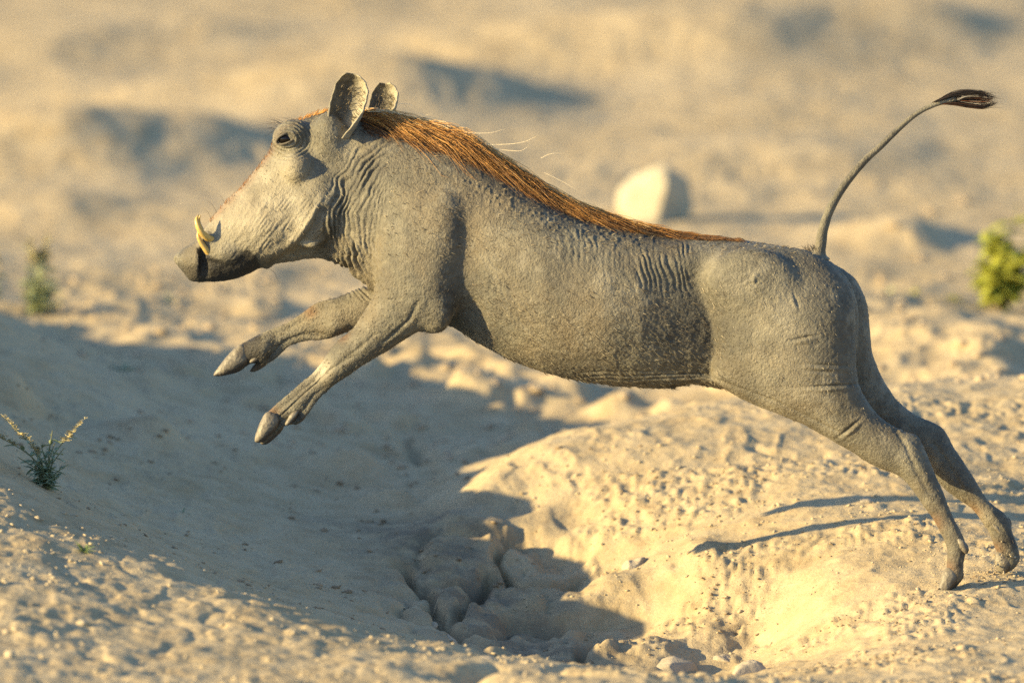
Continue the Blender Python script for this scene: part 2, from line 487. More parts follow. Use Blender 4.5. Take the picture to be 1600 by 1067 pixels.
class Field:
    def __init__(self, lo, hi, h):
        self.h = h
        self.ax = [np.arange(lo[i], hi[i] + h, h) for i in range(3)]
        self.v = np.full([len(a) for a in self.ax], 60.0, np.float32)
    def box(self, lo, hi):
        sl = []
        for i in range(3):
            a = int(np.clip(np.floor((lo[i] - self.ax[i][0]) / self.h), 0, len(self.ax[i]) - 1))
            b = int(np.clip(np.ceil((hi[i] - self.ax[i][0]) / self.h) + 1, a + 1, len(self.ax[i])))
            sl.append(slice(a, b))
        return tuple(sl)
    def union(self, sl, d, k):
        a = self.v[sl]
        hh = np.clip(k - np.abs(a - d), 0, None) / k
        self.v[sl] = np.minimum(a, d) - hh * hh * k * 0.25
    def carve(self, sl, d, k):
        a = self.v[sl]; d = -d
        hh = np.clip(k - np.abs(a - d), 0, None) / k
        self.v[sl] = np.maximum(a, d) + hh * hh * k * 0.25
    def outline(self, pts, ratio, yc, k, n=6, smooth=2, margin=45, h0=25.0, maxw=170):
        """pts: (px,py) outline; ratio, yc: numbers or functions of (x,z)"""
        poly = catmull(pts, n)
        lo = poly.min(0) - margin; hi = poly.max(0) + margin
        sl = self.box((lo[0], -maxw, lo[1]), (hi[0], maxw, hi[1]))
        xs = self.ax[0][sl[0]]; ys = self.ax[1][sl[1]]; zs = self.ax[2][sl[2]]
        if len(xs) < 2 or len(zs) < 2: return
        X_, Z_, phi, sd = inflate(poly, xs[0], xs[-1], zs[0], zs[-1], self.h / 2)
        out = -(2 * h0 * (-sd) + sd * sd)
        f2 = np.where(sd > 0, phi, out)
        f2 = blur2(f2, smooth)
        f2 = f2[::2, ::2][:len(xs), :len(zs)]
        gx_, gz_ = np.gradient(f2, self.h)
        xx, zz = np.meshgrid(xs, zs, indexing='ij')
        r = ratio(xx, zz) if callable(ratio) else np.full(xx.shape, float(ratio))
        c = yc(xx, zz) if callable(yc) else np.full(xx.shape, float(yc))
        yy = ys[None, :, None] - c[:, None, :]
        r2 = (r * r)[:, None, :]
        F = yy * yy / r2 - f2[:, None, :]
        G = np.sqrt((2 * yy / r2) ** 2 + (gx_ ** 2 + gz_ ** 2)[:, None, :] + np.abs(f2)[:, None, :] * 0.5 + 4)
        self.union(sl, (F / G).astype(np.float32), k)
    def ell(self, c, r, k, carve=False, rot=0.0):
        m = max(r) + 40
        sl = self.box([c[i] - m for i in range(3)], [c[i] + m for i in range(3)])
        x = self.ax[0][sl[0]][:, None, None] - c[0]; y = self.ax[1][sl[1]][None, :, None] - c[1]; z = self.ax[2][sl[2]][None, None] - c[2]
        if rot:
            x, z = x * math.cos(rot) + z * math.sin(rot), -x * math.sin(rot) + z * math.cos(rot)
        q = np.sqrt((x / r[0]) ** 2 + (y / r[1]) ** 2 + (z / r[2]) ** 2) + 1e-6
        q2 = np.sqrt((x / r[0] ** 2) ** 2 + (y / r[1] ** 2) ** 2 + (z / r[2] ** 2) ** 2) + 1e-6
        d = (q * (q - 1) / q2).astype(np.float32)
        (self.carve if carve else self.union)(sl, d, k)
    def chain(self, pts, rad, k, carve=False):
        """round cones through pts"""
        P = np.asarray(pts, float)
        m = max(rad) + 40
        lo = P.min(0) - m; hi = P.max(0) + m
        sl = self.box(lo, hi)
        x = self.ax[0][sl[0]][:, None, None]; y = self.ax[1][sl[1]][None, :, None]; z = self.ax[2][sl[2]][None, None]
        best = None
        for i in range(len(P) - 1):
            a, b = P[i], P[i + 1]; e = b - a
            t = np.clip(((x - a[0]) * e[0] + (y - a[1]) * e[1] + (z - a[2]) * e[2]) / (e @ e + 1e-9), 0, 1)
            d = np.sqrt((x - a[0] - t * e[0]) ** 2 + (y - a[1] - t * e[1]) ** 2 + (z - a[2] - t * e[2]) ** 2) - (rad[i] + (rad[i + 1] - rad[i]) * t)
            best = d if best is None else np.minimum(best, d)
        (self.carve if carve else self.union)(sl, best.astype(np.float32), k)
    def surface(self, relax=6):
        """naive surface nets -> verts (n,3), quads"""
        v = self.v; s = v < 0
        n = v.shape
        c = [s[i:n[0]-1+i, j:n[1]-1+j, k:n[2]-1+k] for i in (0, 1) for j in (0, 1) for k in (0, 1)]
        cnt = sum(q.astype(np.int8) for q in c)
        act = (cnt > 0) & (cnt < 8)
        I = np.argwhere(act)
        vid = np.full(act.shape, -1, np.int64); vid[act] = np.arange(len(I))
        acc = np.zeros((len(I), 3)); num = np.zeros(len(I))
        cor = [(i, j, k) for i in (0, 1) for j in (0, 1) for k in (0, 1)]
        val = {q: v[I[:, 0] + q[0], I[:, 1] + q[1], I[:, 2] + q[2]] for q in cor}
        for a in cor:
            for axis in range(3):
                if a[axis] == 0:
                    b = list(a); b[axis] = 1; b = tuple(b)
                    m = (val[a] < 0) != (val[b] < 0)
                    t = np.where(m, val[a] / np.where(m, val[a] - val[b], 1), 0)
                    p = np.tile(np.array(a, float), (len(I), 1)); p[:, axis] = t
                    acc[m] += p[m]; num[m] += 1
        V = I + acc / np.maximum(num, 1)[:, None]
        quads = []
        for axis in range(3):
            o = [1, 2] if axis == 0 else ([2, 0] if axis == 1 else [0, 1])
            sa = [slice(None)] * 3; sb = [slice(None)] * 3
            sa[axis] = slice(0, n[axis] - 1); sb[axis] = slice(1, n[axis])
            A = s[tuple(sa)]; B = s[tuple(sb)]
            E = np.argwhere(A != B)
            ok = (E[:, o[0]] > 0) & (E[:, o[1]] > 0) & (E[:, o[0]] < n[o[0]] - 1) & (E[:, o[1]] < n[o[1]] - 1)
            E = E[ok]
            flip = A[tuple(E.T)]
            def at(du, dv):
                q = E.copy(); q[:, o[0]] += du; q[:, o[1]] += dv
                return vid[q[:, 0], q[:, 1], q[:, 2]]
            Q = np.stack([at(-1, -1), at(0, -1), at(0, 0), at(-1, 0)], 1)
            Q[~flip] = Q[~flip][:, ::-1]
            quads.append(Q)
        Q = np.vstack(quads)
        Q = Q[(Q >= 0).all(1)]
        V = V * self.h + np.array([a[0] for a in self.ax])
        E = np.vstack([Q[:, [0, 1]], Q[:, [1, 2]], Q[:, [2, 3]], Q[:, [3, 0]]])
        deg = np.bincount(E.ravel(), minlength=len(V)).astype(float)
        def lap(V):
            r = np.zeros_like(V)
            for i in range(3):
                r[:, i] = np.bincount(E[:, 0], V[E[:, 1], i], len(V)) + np.bincount(E[:, 1], V[E[:, 0], i], len(V))
            return r / np.maximum(deg, 1)[:, None] - V
        for _ in range(relax):
            V = V + 0.5 * lap(V)
            V = V - 0.52 * lap(V)
        return V, Q

def subdivide(V, Q):
    """one linear quad subdivision followed by a light smoothing"""
    n = len(V)
    E = np.vstack([Q[:, [0, 1]], Q[:, [1, 2]], Q[:, [2, 3]], Q[:, [3, 0]]])
    Es = np.sort(E, 1)
    key = Es[:, 0] * n + Es[:, 1]
    u, inv = np.unique(key, return_inverse=True)
    ea, eb = u // n, u % n
    em = (V[ea] + V[eb]) / 2
    fm = V[Q].mean(1)
    nq = len(Q)
    e = inv.reshape(4, nq) + n
    f = np.arange(nq) + n + len(u)
    Q2 = np.vstack([np.stack([Q[:, i], e[i], f, e[(i + 3) % 4]], 1) for i in range(4)])
    V2 = np.vstack([V, em, fm])
    E = np.vstack([Q2[:, [0, 1]], Q2[:, [1, 2]]])
    deg = np.bincount(E.ravel(), minlength=len(V2)).astype(float)
    for lam in (0.5, -0.52, 0.5, -0.52, 0.4):
        r = np.zeros_like(V2)
        for i in range(3):
            r[:, i] = np.bincount(E[:, 0], V2[E[:, 1], i], len(V2)) + np.bincount(E[:, 1], V2[E[:, 0], i], len(V2))
        V2 = V2 + lam * (r / np.maximum(deg, 1)[:, None] - V2)
    return V2, Q2

def normals(V, Q):
    d1 = V[Q[:, 2]] - V[Q[:, 0]]; d2 = V[Q[:, 3]] - V[Q[:, 1]]
    fn = np.cross(d1, d2)
    N = np.zeros_like(V)
    for j in range(4):
        for i in range(3):
            N[:, i] += np.bincount(Q[:, j], fn[:, i], len(V))
    return N / (np.linalg.norm(N, axis=1)[:, None] + 1e-12)

# ------------------------------------------------------------------ the warthog
AX = 0.20                                   # its spine runs away from the camera towards the head
def axis_depth(x): return (800 - np.asarray(x, float)) * AX

VOX = 3.0
F = Field((255, -150, 110), (1600, 150, 935), VOX)

TORSO = [(470,240),(520,200),(560,190),(600,194),(640,205),(690,220),(740,238),(780,264),(830,297),(880,326),(930,346),(980,359),(1040,369),(1100,375),(1150,376),
 (1200,383),(1250,394),(1285,404),(1312,425),(1330,455),(1338,500),(1330,560),(1290,600),(1200,612),(1130,606),(1085,600),(1050,604),(1000,604),(940,599),(880,589),(830,574),(780,553),(740,531),(705,509),
 (660,497),(620,480),(590,458),(564,438),(546,420),(524,408),(500,392),(470,330)]
def torso_ratio(x, z):
    a = np.interp(x, [470, 560, 650, 740, 850, 950, 1020, 1200, 1300, 1340], [.62, .66, .72, .76, .95, .98, .95, .9, .84, .8])
    b = np.interp(x, [940, 1000, 1050, 1110, 1160, 1340], [1.0, .93, .78, .60, .62, .8])
    m = sstep(385, 450, z) * (1 - sstep(582, 600, z))
    return a * (1 + (b - 1) * m)
F.outline(TORSO, torso_ratio, 0.0, 10)

HEAD = [(267,402),(284,388),(305,374),(321,352),(347,319),(366,302),(382,284),(402,260),(420,236),(427,216),(438,199),(455,189),(474,184),(500,176),(534,170),(562,178),
 (580,220),(572,300),(552,360),(522,392),(496,398),(465,406),(430,411),(416,419),(406,417),(389,426),(354,437),(316,440),(295,438),(285,426),(275,414)]
def head_ratio(x, z):
    return np.interp(x, [267, 300, 340, 400, 450, 520, 580], [1.7, 1.25, .92, .82, .74, .68, .6])
F.outline(HEAD, head_ratio, 0.0, 26)

NFL = [(600,330),(640,300),(690,310),(716,360),(722,430),(712,485),(701,504),(692,517),(673,520),(656,517),(632,531),(601,550),(570,569),(545,587),(516,606),(495,626),(482,645),(466,661),(447,664),(429,677),(411,690),
 (399,689),(403,668),(412,652),(422,640),(445,620),(467,601),(491,580),(506,562),(523,537),(551,514),(570,486),(586,455),(588,400)]
def nfl_ratio(x, z):
    t = (x - 400) / 300
    return np.interp(x, [400, 440, 520, 570, 620, 700], [.95, .92, .95, .90, .70, .64])
def nfl_y(x, z):
    return np.interp(x, [400, 520, 600, 680], [-44, -48, -56, -66])
F.outline(NFL, nfl_ratio, nfl_y, 14)

FFL = [(640,440),(600,432),(576,446),(554,453),(523,465),(494,473),(472,488),(445,505),(414,517),(389,530),(367,542),(349,564),(338,578),(332,587),(351,586),(373,580),(389,568),(412,570),(436,554),(451,540),(476,532),(504,530),(532,522),(556,514),(600,515),(650,500)]
F.outline(FFL, lambda x, z: np.interp(x, [330, 400, 500, 600], [.95, .92, .9, .75]), lambda x, z: np.interp(x, [330, 500, 620], [52, 52, 44]), 12)

NHL = [(1078,420),(1108,396),(1160,386),(1220,387),(1270,398),(1300,420),(1321,445),(1330,475),(1331,525),(1333,569),(1338,603),(1355,633),(1381,659),(1410,674),(1428,680),(1441,706),(1455,738),(1469,770),(1483,804),(1499,835),(1503,856),
 (1499,880),(1497,900),(1484,912),(1468,925),(1462,920),(1472,893),(1474,858),(1468,838),(1451,807),(1430,777),(1412,752),(1394,738),(1362,726),(1327,704),(1291,683),(1256,664),(1220,648),(1170,628),(1130,606),(1112,584),(1118,550),(1112,510),(1096,470),(1082,445)]
def hl_ratio(x, z):
    return np.interp(z, [380, 480, 580, 650, 700, 760], [.58, .64, .60, .62, .74, .88])
F.outline(NHL, hl_ratio, lambda x, z: np.interp(z, [390, 500, 600, 700], [-42, -50, -48, -42]), 9)

FHL = [(1120,430),(1180,392),(1250,394),(1293,410),(1320,425),(1338,442),(1351,471),(1356,509),(1360,549),(1369,576),(1384,604),(1404,630),(1434,651),(1464,664),(1476,676),(1488,700),(1503,722),(1518,746),(1544,784),(1570,806),(1578,830),(1588,860),
 (1587,873),(1577,889),(1564,890),(1556,872),(1550,852),(1537,823),(1516,795),(1496,780),(1476,765),(1450,735),(1425,710),(1390,690),(1340,672),(1280,640),(1220,600),(1160,560)]
F.outline(FHL, hl_ratio, lambda x, z: np.interp(z, [390, 500, 600, 700], [42, 50, 48, 44]), 9)

# head modelling: brow, cheek bone, wart, jowl, lip, snout disc, groove behind it
for sgn in (-1, 1):
    F.ell((452, sgn * 38, 210), (28, 22, 22), 20, rot=-0.5)
    F.ell((464, sgn * 52, 262), (24, 26, 24), 12, rot=0.4)
    F.ell((492, sgn * 50, 330), (34, 26, 56), 18, rot=0.25)
    F.ell((430, sgn * 40, 350), (60, 26, 40), 20, rot=-0.5)
    F.ell((350, sgn * 27, 391), (32, 24, 22), 8, rot=-0.2)
    F.ell((512, sgn * 40, 210), (22, 20, 34), 18)
    F.chain([(311, sgn * 36, 378), (315, sgn * 36, 398), (320, sgn * 30, 444)], [2.5, 6, 10], 5, carve=True)
    F.chain([(326, sgn * 44, 412), (352, sgn * 50, 421), (392, sgn * 58, 414)], [6, 8, 4], 6, carve=True)
    F.ell((362, sgn * 62, 424), (44, 24, 19), 8, carve=True, rot=-0.15)
    F.ell((322, sgn * 36, 375), (12, 12, 12), 8)
    F.ell((448, sgn * 74, 217), (17, 15, 10), 6, carve=True, rot=-0.35)       # eye socket
    F.ell((688, sgn * 80, 488), (13, 14, 22), 18)                            # elbow
    F.ell((737, sgn * 96, 500), (20, 40, 34), 16, carve=True, rot=-0.25)     # hollow behind the elbow
    F.chain([(722, sgn * 112, 325), (733, sgn * 109, 370), (736, sgn * 108, 430)], [12, 14, 13], 18, carve=True)
    F.ell((690, sgn * 80, 365), (24, 18, 56), 20, rot=0.12)
    F.ell((1168, sgn * 84, 436), (60, 22, 44), 30)                           # hip bone
for sgn in (-1, 1): F.ell((268, sgn * 11, 406), (8, 6, 7), 3, carve=True)    # nostrils
for x_ in (1030, 1050): F.ell((x_, -10, 603), (5, 5, 5), 4)                  # teats

V, Q = F.surface(4)
del F
# keep the largest connected body
V, Q = subdivide(V, Q)
N = normals(V, Q)

# ---- wrinkles and folds pressed into the skin, in the animal's own side view (x along, z down)
x, y, z = V[:, 0], V[:, 1], V[:, 2]
side = sstep(0.15, 0.6, np.abs(N[:, 1]))
h = np.zeros(len(V))
wob = vnoise(x / 26, z / 26, y / 60, 5) * 7 + vnoise(x / 9, z / 9, y / 40, 6) * 2.2
# neck folds: arcs round the shoulder
r = np.hypot((x - 668), (z - 352) * 0.97); th = np.degrees(np.arctan2(-(z - 352), x - 668)) % 360
env = sstep(92, 122, r) * (1 - sstep(152, 172, r)) * sstep(105, 135, th) * (1 - sstep(218, 240, th))
s_ = (r + wob * 0.9 + 5 * vnoise(r / 17, th / 60, seed=51)) / 9.0
h += env * 5.6 * (np.abs(np.sin(np.pi * s_)) - 0.62) * (0.74 + 0.6 * vnoise(x / 22, z / 34, seed=9))
env2 = sstep(60, 90, r) * (1 - sstep(110, 130, r)) * sstep(130, 150, th) * (1 - sstep(215, 240, th))
h += env2 * 1.5 * (np.abs(np.sin(np.pi * (r + wob) / 7)) - 0.62)
# throat folds down to the chest
env = sstep(505, 525, x) * (1 - sstep(585, 610, x)) * sstep(360, 390, z) * (1 - sstep(440, 460, z))
h += env * 2.6 * (np.abs(np.sin(np.pi * (x - 0.55 * (z - 400) + wob) / 10)) - 0.6)
# loin folds
env = sstep(975, 1010, x) * (1 - sstep(1066, 1085, x)) * sstep(374, 388, z) * (1 - sstep(440, 490, z))
h += env * (1.7 + 2.0 * vnoise(x / 16, z / 26, seed=52)) * (np.abs(np.sin(np.pi * (x + 5 * vnoise(x / 19, z / 60, seed=53) - 0.0014 * (z - 370) ** 2 - 0.1 * (z - 370) + 0.5 * wob) / 9.5)) - 0.6)
env = sstep(845, 900, x) * (1 - sstep(985, 1010, x)) * sstep(350, 375, z) * (1 - sstep(400, 450, z))
h += env * (0.8 + 1.1 * vnoise(x / 20, z / 20, seed=54)) * (np.abs(np.sin(np.pi * (x + 6 * vnoise(x / 23, z / 60, seed=55) - 0.1 * (z - 370) + wob) / 10.5)) - 0.6)
# flank folds behind the shoulder, belly creases, thigh creases
env = np.exp(-((x - 770 - 0.55 * (z - 420)) / 34) ** 2) * sstep(385, 410, z) * (1 - sstep(500, 525, z))
h += env * 1.0 * (np.abs(np.sin(np.pi * (x - 0.55 * (z - 420) + wob) / 11)) - 0.6)
env = sstep(880, 930, x) * (1 - sstep(1080, 1110, x)) * sstep(575, 586, z)
h += env * 2.0 * (np.abs(np.sin(np.pi * (z + 0.02 * x + 0.3 * wob) / 6)) - 0.6)
for (cx_, cz_, L_, a_, dp) in ((1250,528,18,-0.2,3),(1285,570,26,0.05,2.5),(1295,602,34,-0.06,3.5),(1275,580,20,0.05,1.5),(1322,668,18,-0.7,4.5),(1240,470,14,1.2,1.5)):
    u = (x - cx_) * math.cos(a_) + (z - cz_) * math.sin(a_); v_ = -(x - cx_) * math.sin(a_) + (z - cz_) * math.cos(a_)
    h += -dp * np.exp(-(u / L_) ** 2 - (v_ / 2.0) ** 2) + dp * 0.7 * np.exp(-(u / L_) ** 2 - ((v_ - 5) / 3.4) ** 2)
# skin fold along the front of the thigh
zz_ = np.interp(x, [1080, 1140, 1220, 1330], [590, 612, 642, 698])
h += -1.8 * np.exp(-((z - zz_ + 11) / 2.6) ** 2) * sstep(1075, 1100, x) * (1 - sstep(1290, 1340, x))
# face: wrinkles round the eye, furrows on the cheek, rough muzzle
re = np.hypot((x - 448), (z - 217) * 1.25); te = np.arctan2(z - 217, x - 448)
h += sstep(15, 19, re) * (1 - sstep(38, 50, re)) * sstep(-2.4, -1.2, te) * 2.2 * (np.abs(np.sin(np.pi * (re + 0.35 * wob) / 6.5)) - 0.6)
h += 2.6 * np.exp(-((re - 14.5) / 2.6) ** 2)
ck = sstep(335, 380, x) * (1 - sstep(505, 520, x)) * sstep(290, 320, z) * (1 - sstep(400, 420, z))
q1 = (x * 0.80 + z * 0.6); q2 = (-x * 0.6 + z * 0.80)
h += ck * 1.15 * (np.abs(vnoise(q1 / 5.5, q2 / 22, seed=3)) - 0.35) * 1.6
# jowl edge: a ridge with the jaw turning under it
je = np.interp(x, [400, 430, 455, 470, 490, 500], [412, 397, 384, 368, 338, 318])
dj = (z - je)
h += (2.5 * np.exp(-((dj + 4) / 7) ** 2) - 9 * sstep(0, 16, dj)) * sstep(405, 430, x) * (1 - sstep(490, 524, x)) * side
# warty beads along the upper flank, hair-lines, fine crinkle
beads = sstep(690, 740, x) * (1 - sstep(1000, 1060, x)) * np.exp(-((z - np.interp(x, [690, 760, 850, 950, 1060], [255, 300, 335, 365, 385])) / 26) ** 2)
bn = vnoise(x / 4.6, z / 4.6, seed=15)
h += beads * 2.4 * np.clip(bn - 0.15, 0, 1)
hip = np.exp(-((x - 1172) / 16) ** 2 - ((z - 436) / 12) ** 2)
h += hip * 3 * np.clip(vnoise(x / 4.5, z / 4.5, seed=16), 0, 1)
legs = sstep(470, 560, 0 * x + z) 
tend = np.exp(-((z - np.interp(x, [425, 470, 520, 560], [662, 612, 575, 552])) / 3.5) ** 2) * sstep(425, 440, x) * (1 - sstep(545, 565, x)) * (y < 0)
h += -3.0 * tend
h += 0.42 * vnoise(x / 3.0, z / 3.2, y / 3.2, 20) + 0.35 * vnoise(x / 8, z / 7, y / 8, 21) + 0.7 * vnoise(x / 24, z / 24, y / 24, 22)
for pts_, dp in (([(1392,668),(1410,695),(1424,730),(1446,770)],1.7),([(1455,690),(1478,722),(1500,765)],1.8),([(590,520),(560,545),(530,565)],1.5),([(655,470),(640,500),(600,535)],2.2)):
    q_ = np.array(pts_, float); e_ = np.interp(z, q_[:, 1], q_[:, 0], left=-999, right=-999)
    h += -dp * np.exp(-((x - e_) / 4.2) ** 2) + 0.3 * dp * np.exp(-((x - e_ - 9) / 6) ** 2)
br = sstep(700, 1000, x) * sstep(470, 540, z) * (1 - sstep(1130, 1160, x))
h += br * 1.0 * np.clip(vnoise((x + 0.8 * z) / 9, (z - 0.8 * x) / 3.2, seed=25) - 0.1, 0, 1) * 1.5
V = V + N * (h * 1.0)[:, None]
# colour masks
rust = np.zeros(len(V)); dark = np.zeros(len(V)); pale = np.zeros(len(V))
prof = np.interp(z, [176, 200, 232, 284, 350, 375], [520, 440, 424, 384, 322, 306])
rust += 0.6 * np.exp(-((x - prof) / 8) ** 2) * (z < 345) * (x < 470) * (0.25 + 0.75 * sstep(222, 245, z))
rust += 0.16 * np.exp(-((x - 372) / 40) ** 2 - ((z - 318) / 34) ** 2)
for cx_, cz_, rr in ((535,524,10),(420,640,12),(372,541,12),(1516,800,14),(1475,885,14),(1553,855,12),(480,482,10),(1455,815,14)):
    rust += 0.65 * np.exp(-((x - cx_) ** 2 + (z - cz_) ** 2) / rr ** 2)
dark += 0.8 * sstep(1085, 1030, np.abs(0 * x + 1000) ) * 0
dark += 0.75 * np.exp(-((x - 1085) / 62) ** 2 - ((z - 520) / 56) ** 2)  # shade where the flank turns in before the haunch, painted dark
dark += 0.45 * np.exp(-((z - np.interp(x, [560, 690, 830, 980, 1060], [200, 236, 316, 366, 374])) / 14) ** 2) * (x > 560) * (x < 1080)  # darker dorsal skin, with the shade under the mane painted in
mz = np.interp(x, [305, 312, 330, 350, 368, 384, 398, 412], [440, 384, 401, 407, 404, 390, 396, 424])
dark += 1.3 * sstep(-3, 9, z - mz) * sstep(306, 312, x) * (1 - sstep(398, 412, x))  # dark lip skin, deepened to paint in the shadow under the lip
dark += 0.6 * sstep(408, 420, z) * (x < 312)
dark += 0.0 * np.exp(-((x - 352) / 46) ** 2 - ((z - 426) / 26) ** 2) + 0.9 * np.exp(-((x - 315 - 0.08 * (z - 400)) / 7) ** 2) * sstep(380, 392, z) + 0.6 * np.exp(-((x - 372) / 24) ** 2 - ((z - 398) / 16) ** 2) + 0.35 * np.exp(-((x - 720) / 22) ** 2 - ((z - 470) / 40) ** 2)  # shade of the snout groove and of the elbow hollow, painted dark
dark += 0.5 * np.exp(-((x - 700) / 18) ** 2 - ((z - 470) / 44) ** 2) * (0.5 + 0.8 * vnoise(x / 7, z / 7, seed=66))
dark += 0.4 * np.exp(-((x - 715) / 16) ** 2 - ((z - 340) / 30) ** 2)  # shadow behind the shoulder blade, painted into the skin
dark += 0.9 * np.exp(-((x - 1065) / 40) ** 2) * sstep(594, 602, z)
pale += 0.46 * sstep(300, 350, x) * (1 - sstep(470, 515, x)) * sstep(215, 270, z) * (1 - sstep(395, 415, z)) * (0.75 + 0.4 * vnoise(x / 18, z / 18, seed=61))  # cream face fur, paled further to paint in the sunlight on it
for cx_, cz_, rr in ((441,648,9),(380,548,9),(1482,894,6),(1562,868,8),(470,652,9),(415,560,9),(1496,862,9),(1492,880,7),(1566,842,9),(1578,846,9)):
    dark += 0.7 * np.exp(-((x - cx_) ** 2 + (z - cz_) ** 2) / rr ** 2)  # dark coronet hair; on the hind pasterns, painted shade of the groove
pale += 0.8 * np.exp(-((x - 498) / 18) ** 2 - ((z - 575) / 16) ** 2) * (y < 0) + 0.25 * np.exp(-((x - 1412) / 10) ** 2 - ((z - 690) / 22) ** 2)
pale *= np.clip(1 - 1.3 * dark, 0, 1)
pale += .22 * sstep(1150, 1200, x) * (1 - sstep(1240, 1300, x)) * sstep(400, 470, z) * (1 - sstep(640, 700, z)) * (0.6 + .6 * vnoise(x / 24, z / 24, seed=62))
V3 = V.copy(); V3[:, 1] += axis_depth(V[:, 0])
W = rigid(V3)
BASE = rigid(np.array([[1470, float(axis_depth(1470)) - 42, 924]]))[0]
hog = empty('warthog', BASE, 'grey warthog leaping over the gully with tail raised and reddish mane', 'warthog')

def skin_material():
    t = NT('warthog_skin'); p = t.obj()
    a = t.noise(p, 9, 4, 0.6); b = t.noise(p, 70, 5, 0.7); c = t.noise(p, 330, 3, 0.6)
    col = t.ramp(a, [(0.30, (0.074, 0.068, 0.053)), (0.55, (0.122, 0.112, 0.084)), (0.75, (0.185, 0.167, 0.120))])
    col = t.mix(t.ramp(b, [(0.38, (0.42,)*3), (0.54, (0,)*3)]), col, (0.055, 0.050, 0.042))
    col = t.mix(t.ramp(b, [(0.55, (0,)*3), (0.78, (0.4,)*3)]), col, (0.27, 0.24, 0.175))
    col = t.mix(t.ramp(t.noise(p, 5.5, 5, .6), [(.46, (0,)*3), (.66, (.55,)*3)]), col, (0.165, 0.128, 0.078))
    col = t.mix(t.ramp(t.noise(p, 13, 6, .7), [(.52, (0,)*3), (.62, (.5,)*3)]), col, (0.235, 0.212, 0.160))
    col = t.mix(t.ramp(t.noise(p, 7.3, 5, .65), [(.34, (.55,)*3), (.46, (0,)*3)]), col, (0.060, 0.055, 0.046))
    mr = t.math('MULTIPLY', t.attr('rust'), t.ramp(b, [(0.3, (0.5,)*3), (0.6, (1,)*3)]), True)
    col = t.mix(mr, col, (0.15, 0.062, 0.020))
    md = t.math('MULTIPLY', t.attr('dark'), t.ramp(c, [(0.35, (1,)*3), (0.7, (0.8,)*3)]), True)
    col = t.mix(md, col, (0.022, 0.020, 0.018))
    col = t.mix(t.math('MULTIPLY', t.attr('pale'), 1.0, True), col, (0.40, 0.355, 0.26))
    t.l(col, t.b.inputs['Base Color'])
    t.b.inputs['Roughness'].default_value = 0.62
    t.b.inputs['Specular IOR Level'].default_value = 0.32
    n1 = t.bump(t.noise(p, 240, 4, 0.7), 0.68, 0.0035)
    v = t.n('TexVoronoi'); v.inputs['Scale'].default_value = 260; t.l(p, v.inputs['Vector'])
    n2 = t.bump(v.outputs['Distance'], 0.28, 0.0025, n1)
    t.l(n2, t.b.inputs['Normal'])
    return t.m
M_SKIN = skin_material()
body_me = make_mesh('body', W - BASE, Q)
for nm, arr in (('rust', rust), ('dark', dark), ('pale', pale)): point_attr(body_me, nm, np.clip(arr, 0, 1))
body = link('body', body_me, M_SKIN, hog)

# ray casting against the skin in the animal's frame (px, depth, py)
BV = BVHTree.FromPolygons([tuple(v) for v in V3], [tuple(q) for q in Q[:, :]], epsilon=0.0)
def hit_side(px, py, near=True):
    o = Vector((px, -400 if near else 400, py)); d = Vector((0, 1 if near else -1, 0))
    loc, nrm, _, _ = BV.ray_cast(o, d)
    return loc, nrm
def hit_top(px, depth):
    loc, nrm, _, _ = BV.ray_cast(Vector((px, depth, 0)), Vector((0, 0, 1)))
    return loc, nrm

def tube(path, rad, n=8, caps=True):
    """swept tube in any frame; returns verts, faces"""
    P = np.asarray(path, float); R = np.asarray(rad, float) * np.ones(len(P))
    T = np.gradient(P, axis=0); T /= np.linalg.norm(T, axis=1)[:, None] + 1e-12
    ref = np.array([0, 1.0, 0]) if abs(T[0][1]) < 0.9 else np.array([1.0, 0, 0])
    vs_, fs_ = [], []
    for i in range(len(P)):
        a = np.cross(T[i], ref); a /= np.linalg.norm(a) + 1e-12
        b = np.cross(T[i], a); ref = np.cross(a, T[i])
        for j in range(n):
            an = 2 * math.pi * j / n
            vs_.append(P[i] + R[i] * (math.cos(an) * a + math.sin(an) * b))
    for i in range(len(P) - 1):
        for j in range(n):
            k = (j + 1) % n
            fs_.append((i * n + j, i * n + k, (i + 1) * n + k, (i + 1) * n + j))
    if caps:
        fs_.append(tuple(range(n))[::-1]); fs_.append(tuple((len(P) - 1) * n + j for j in range(n)))
    return np.array(vs_), fs_

def hair_mesh(name, strands, radii, mat, parent, tones=None, tip=0.12, origin=None, **props):
    """strands: (n, k, 3) paths in world; three-sided tapering hairs joined into one mesh"""
    A = np.asarray(strands, float); n, k, _ = A.shape
    T = np.gradient(A, axis=1); T /= np.linalg.norm(T, axis=2)[..., None] + 1e-12
    ref = np.array([0.13, 0.97, 0.21])
    a = np.cross(T, ref); a /= np.linalg.norm(a, axis=2)[..., None] + 1e-12
    b = np.cross(T, a)
    prof_ = np.interp(np.linspace(0, 1, k), [0, 0.5, 1], [1, 0.8, tip])
    R = np.asarray(radii, float)[:, None] * prof_[None]
    rings = [A + R[..., None] * (math.cos(q) * a + math.sin(q) * b) for q in (0, 2.094, 4.189)]
    VV = np.stack(rings, 2).reshape(-1, 3)
    base = (np.arange(n)[:, None] * k + np.arange(k - 1)[None]).ravel() * 3
    fs_ = np.vstack([np.stack([base + j, base + (j + 1) % 3, base + 3 + (j + 1) % 3, base + 3 + j], 1) for j in range(3)])
    me = make_mesh(name, VV - (parent_world(parent) if parent is not None else 0), fs_)
    if tones is not None:
        point_attr(me, 'tone', np.repeat(np.asarray(tones), k * 3))
    point_attr(me, 'along', np.tile(np.repeat(np.linspace(0, 1, k), 3), n))
    o = link(name, me, mat, parent)
    for q_, v_ in props.items(): o[q_] = v_
    return o

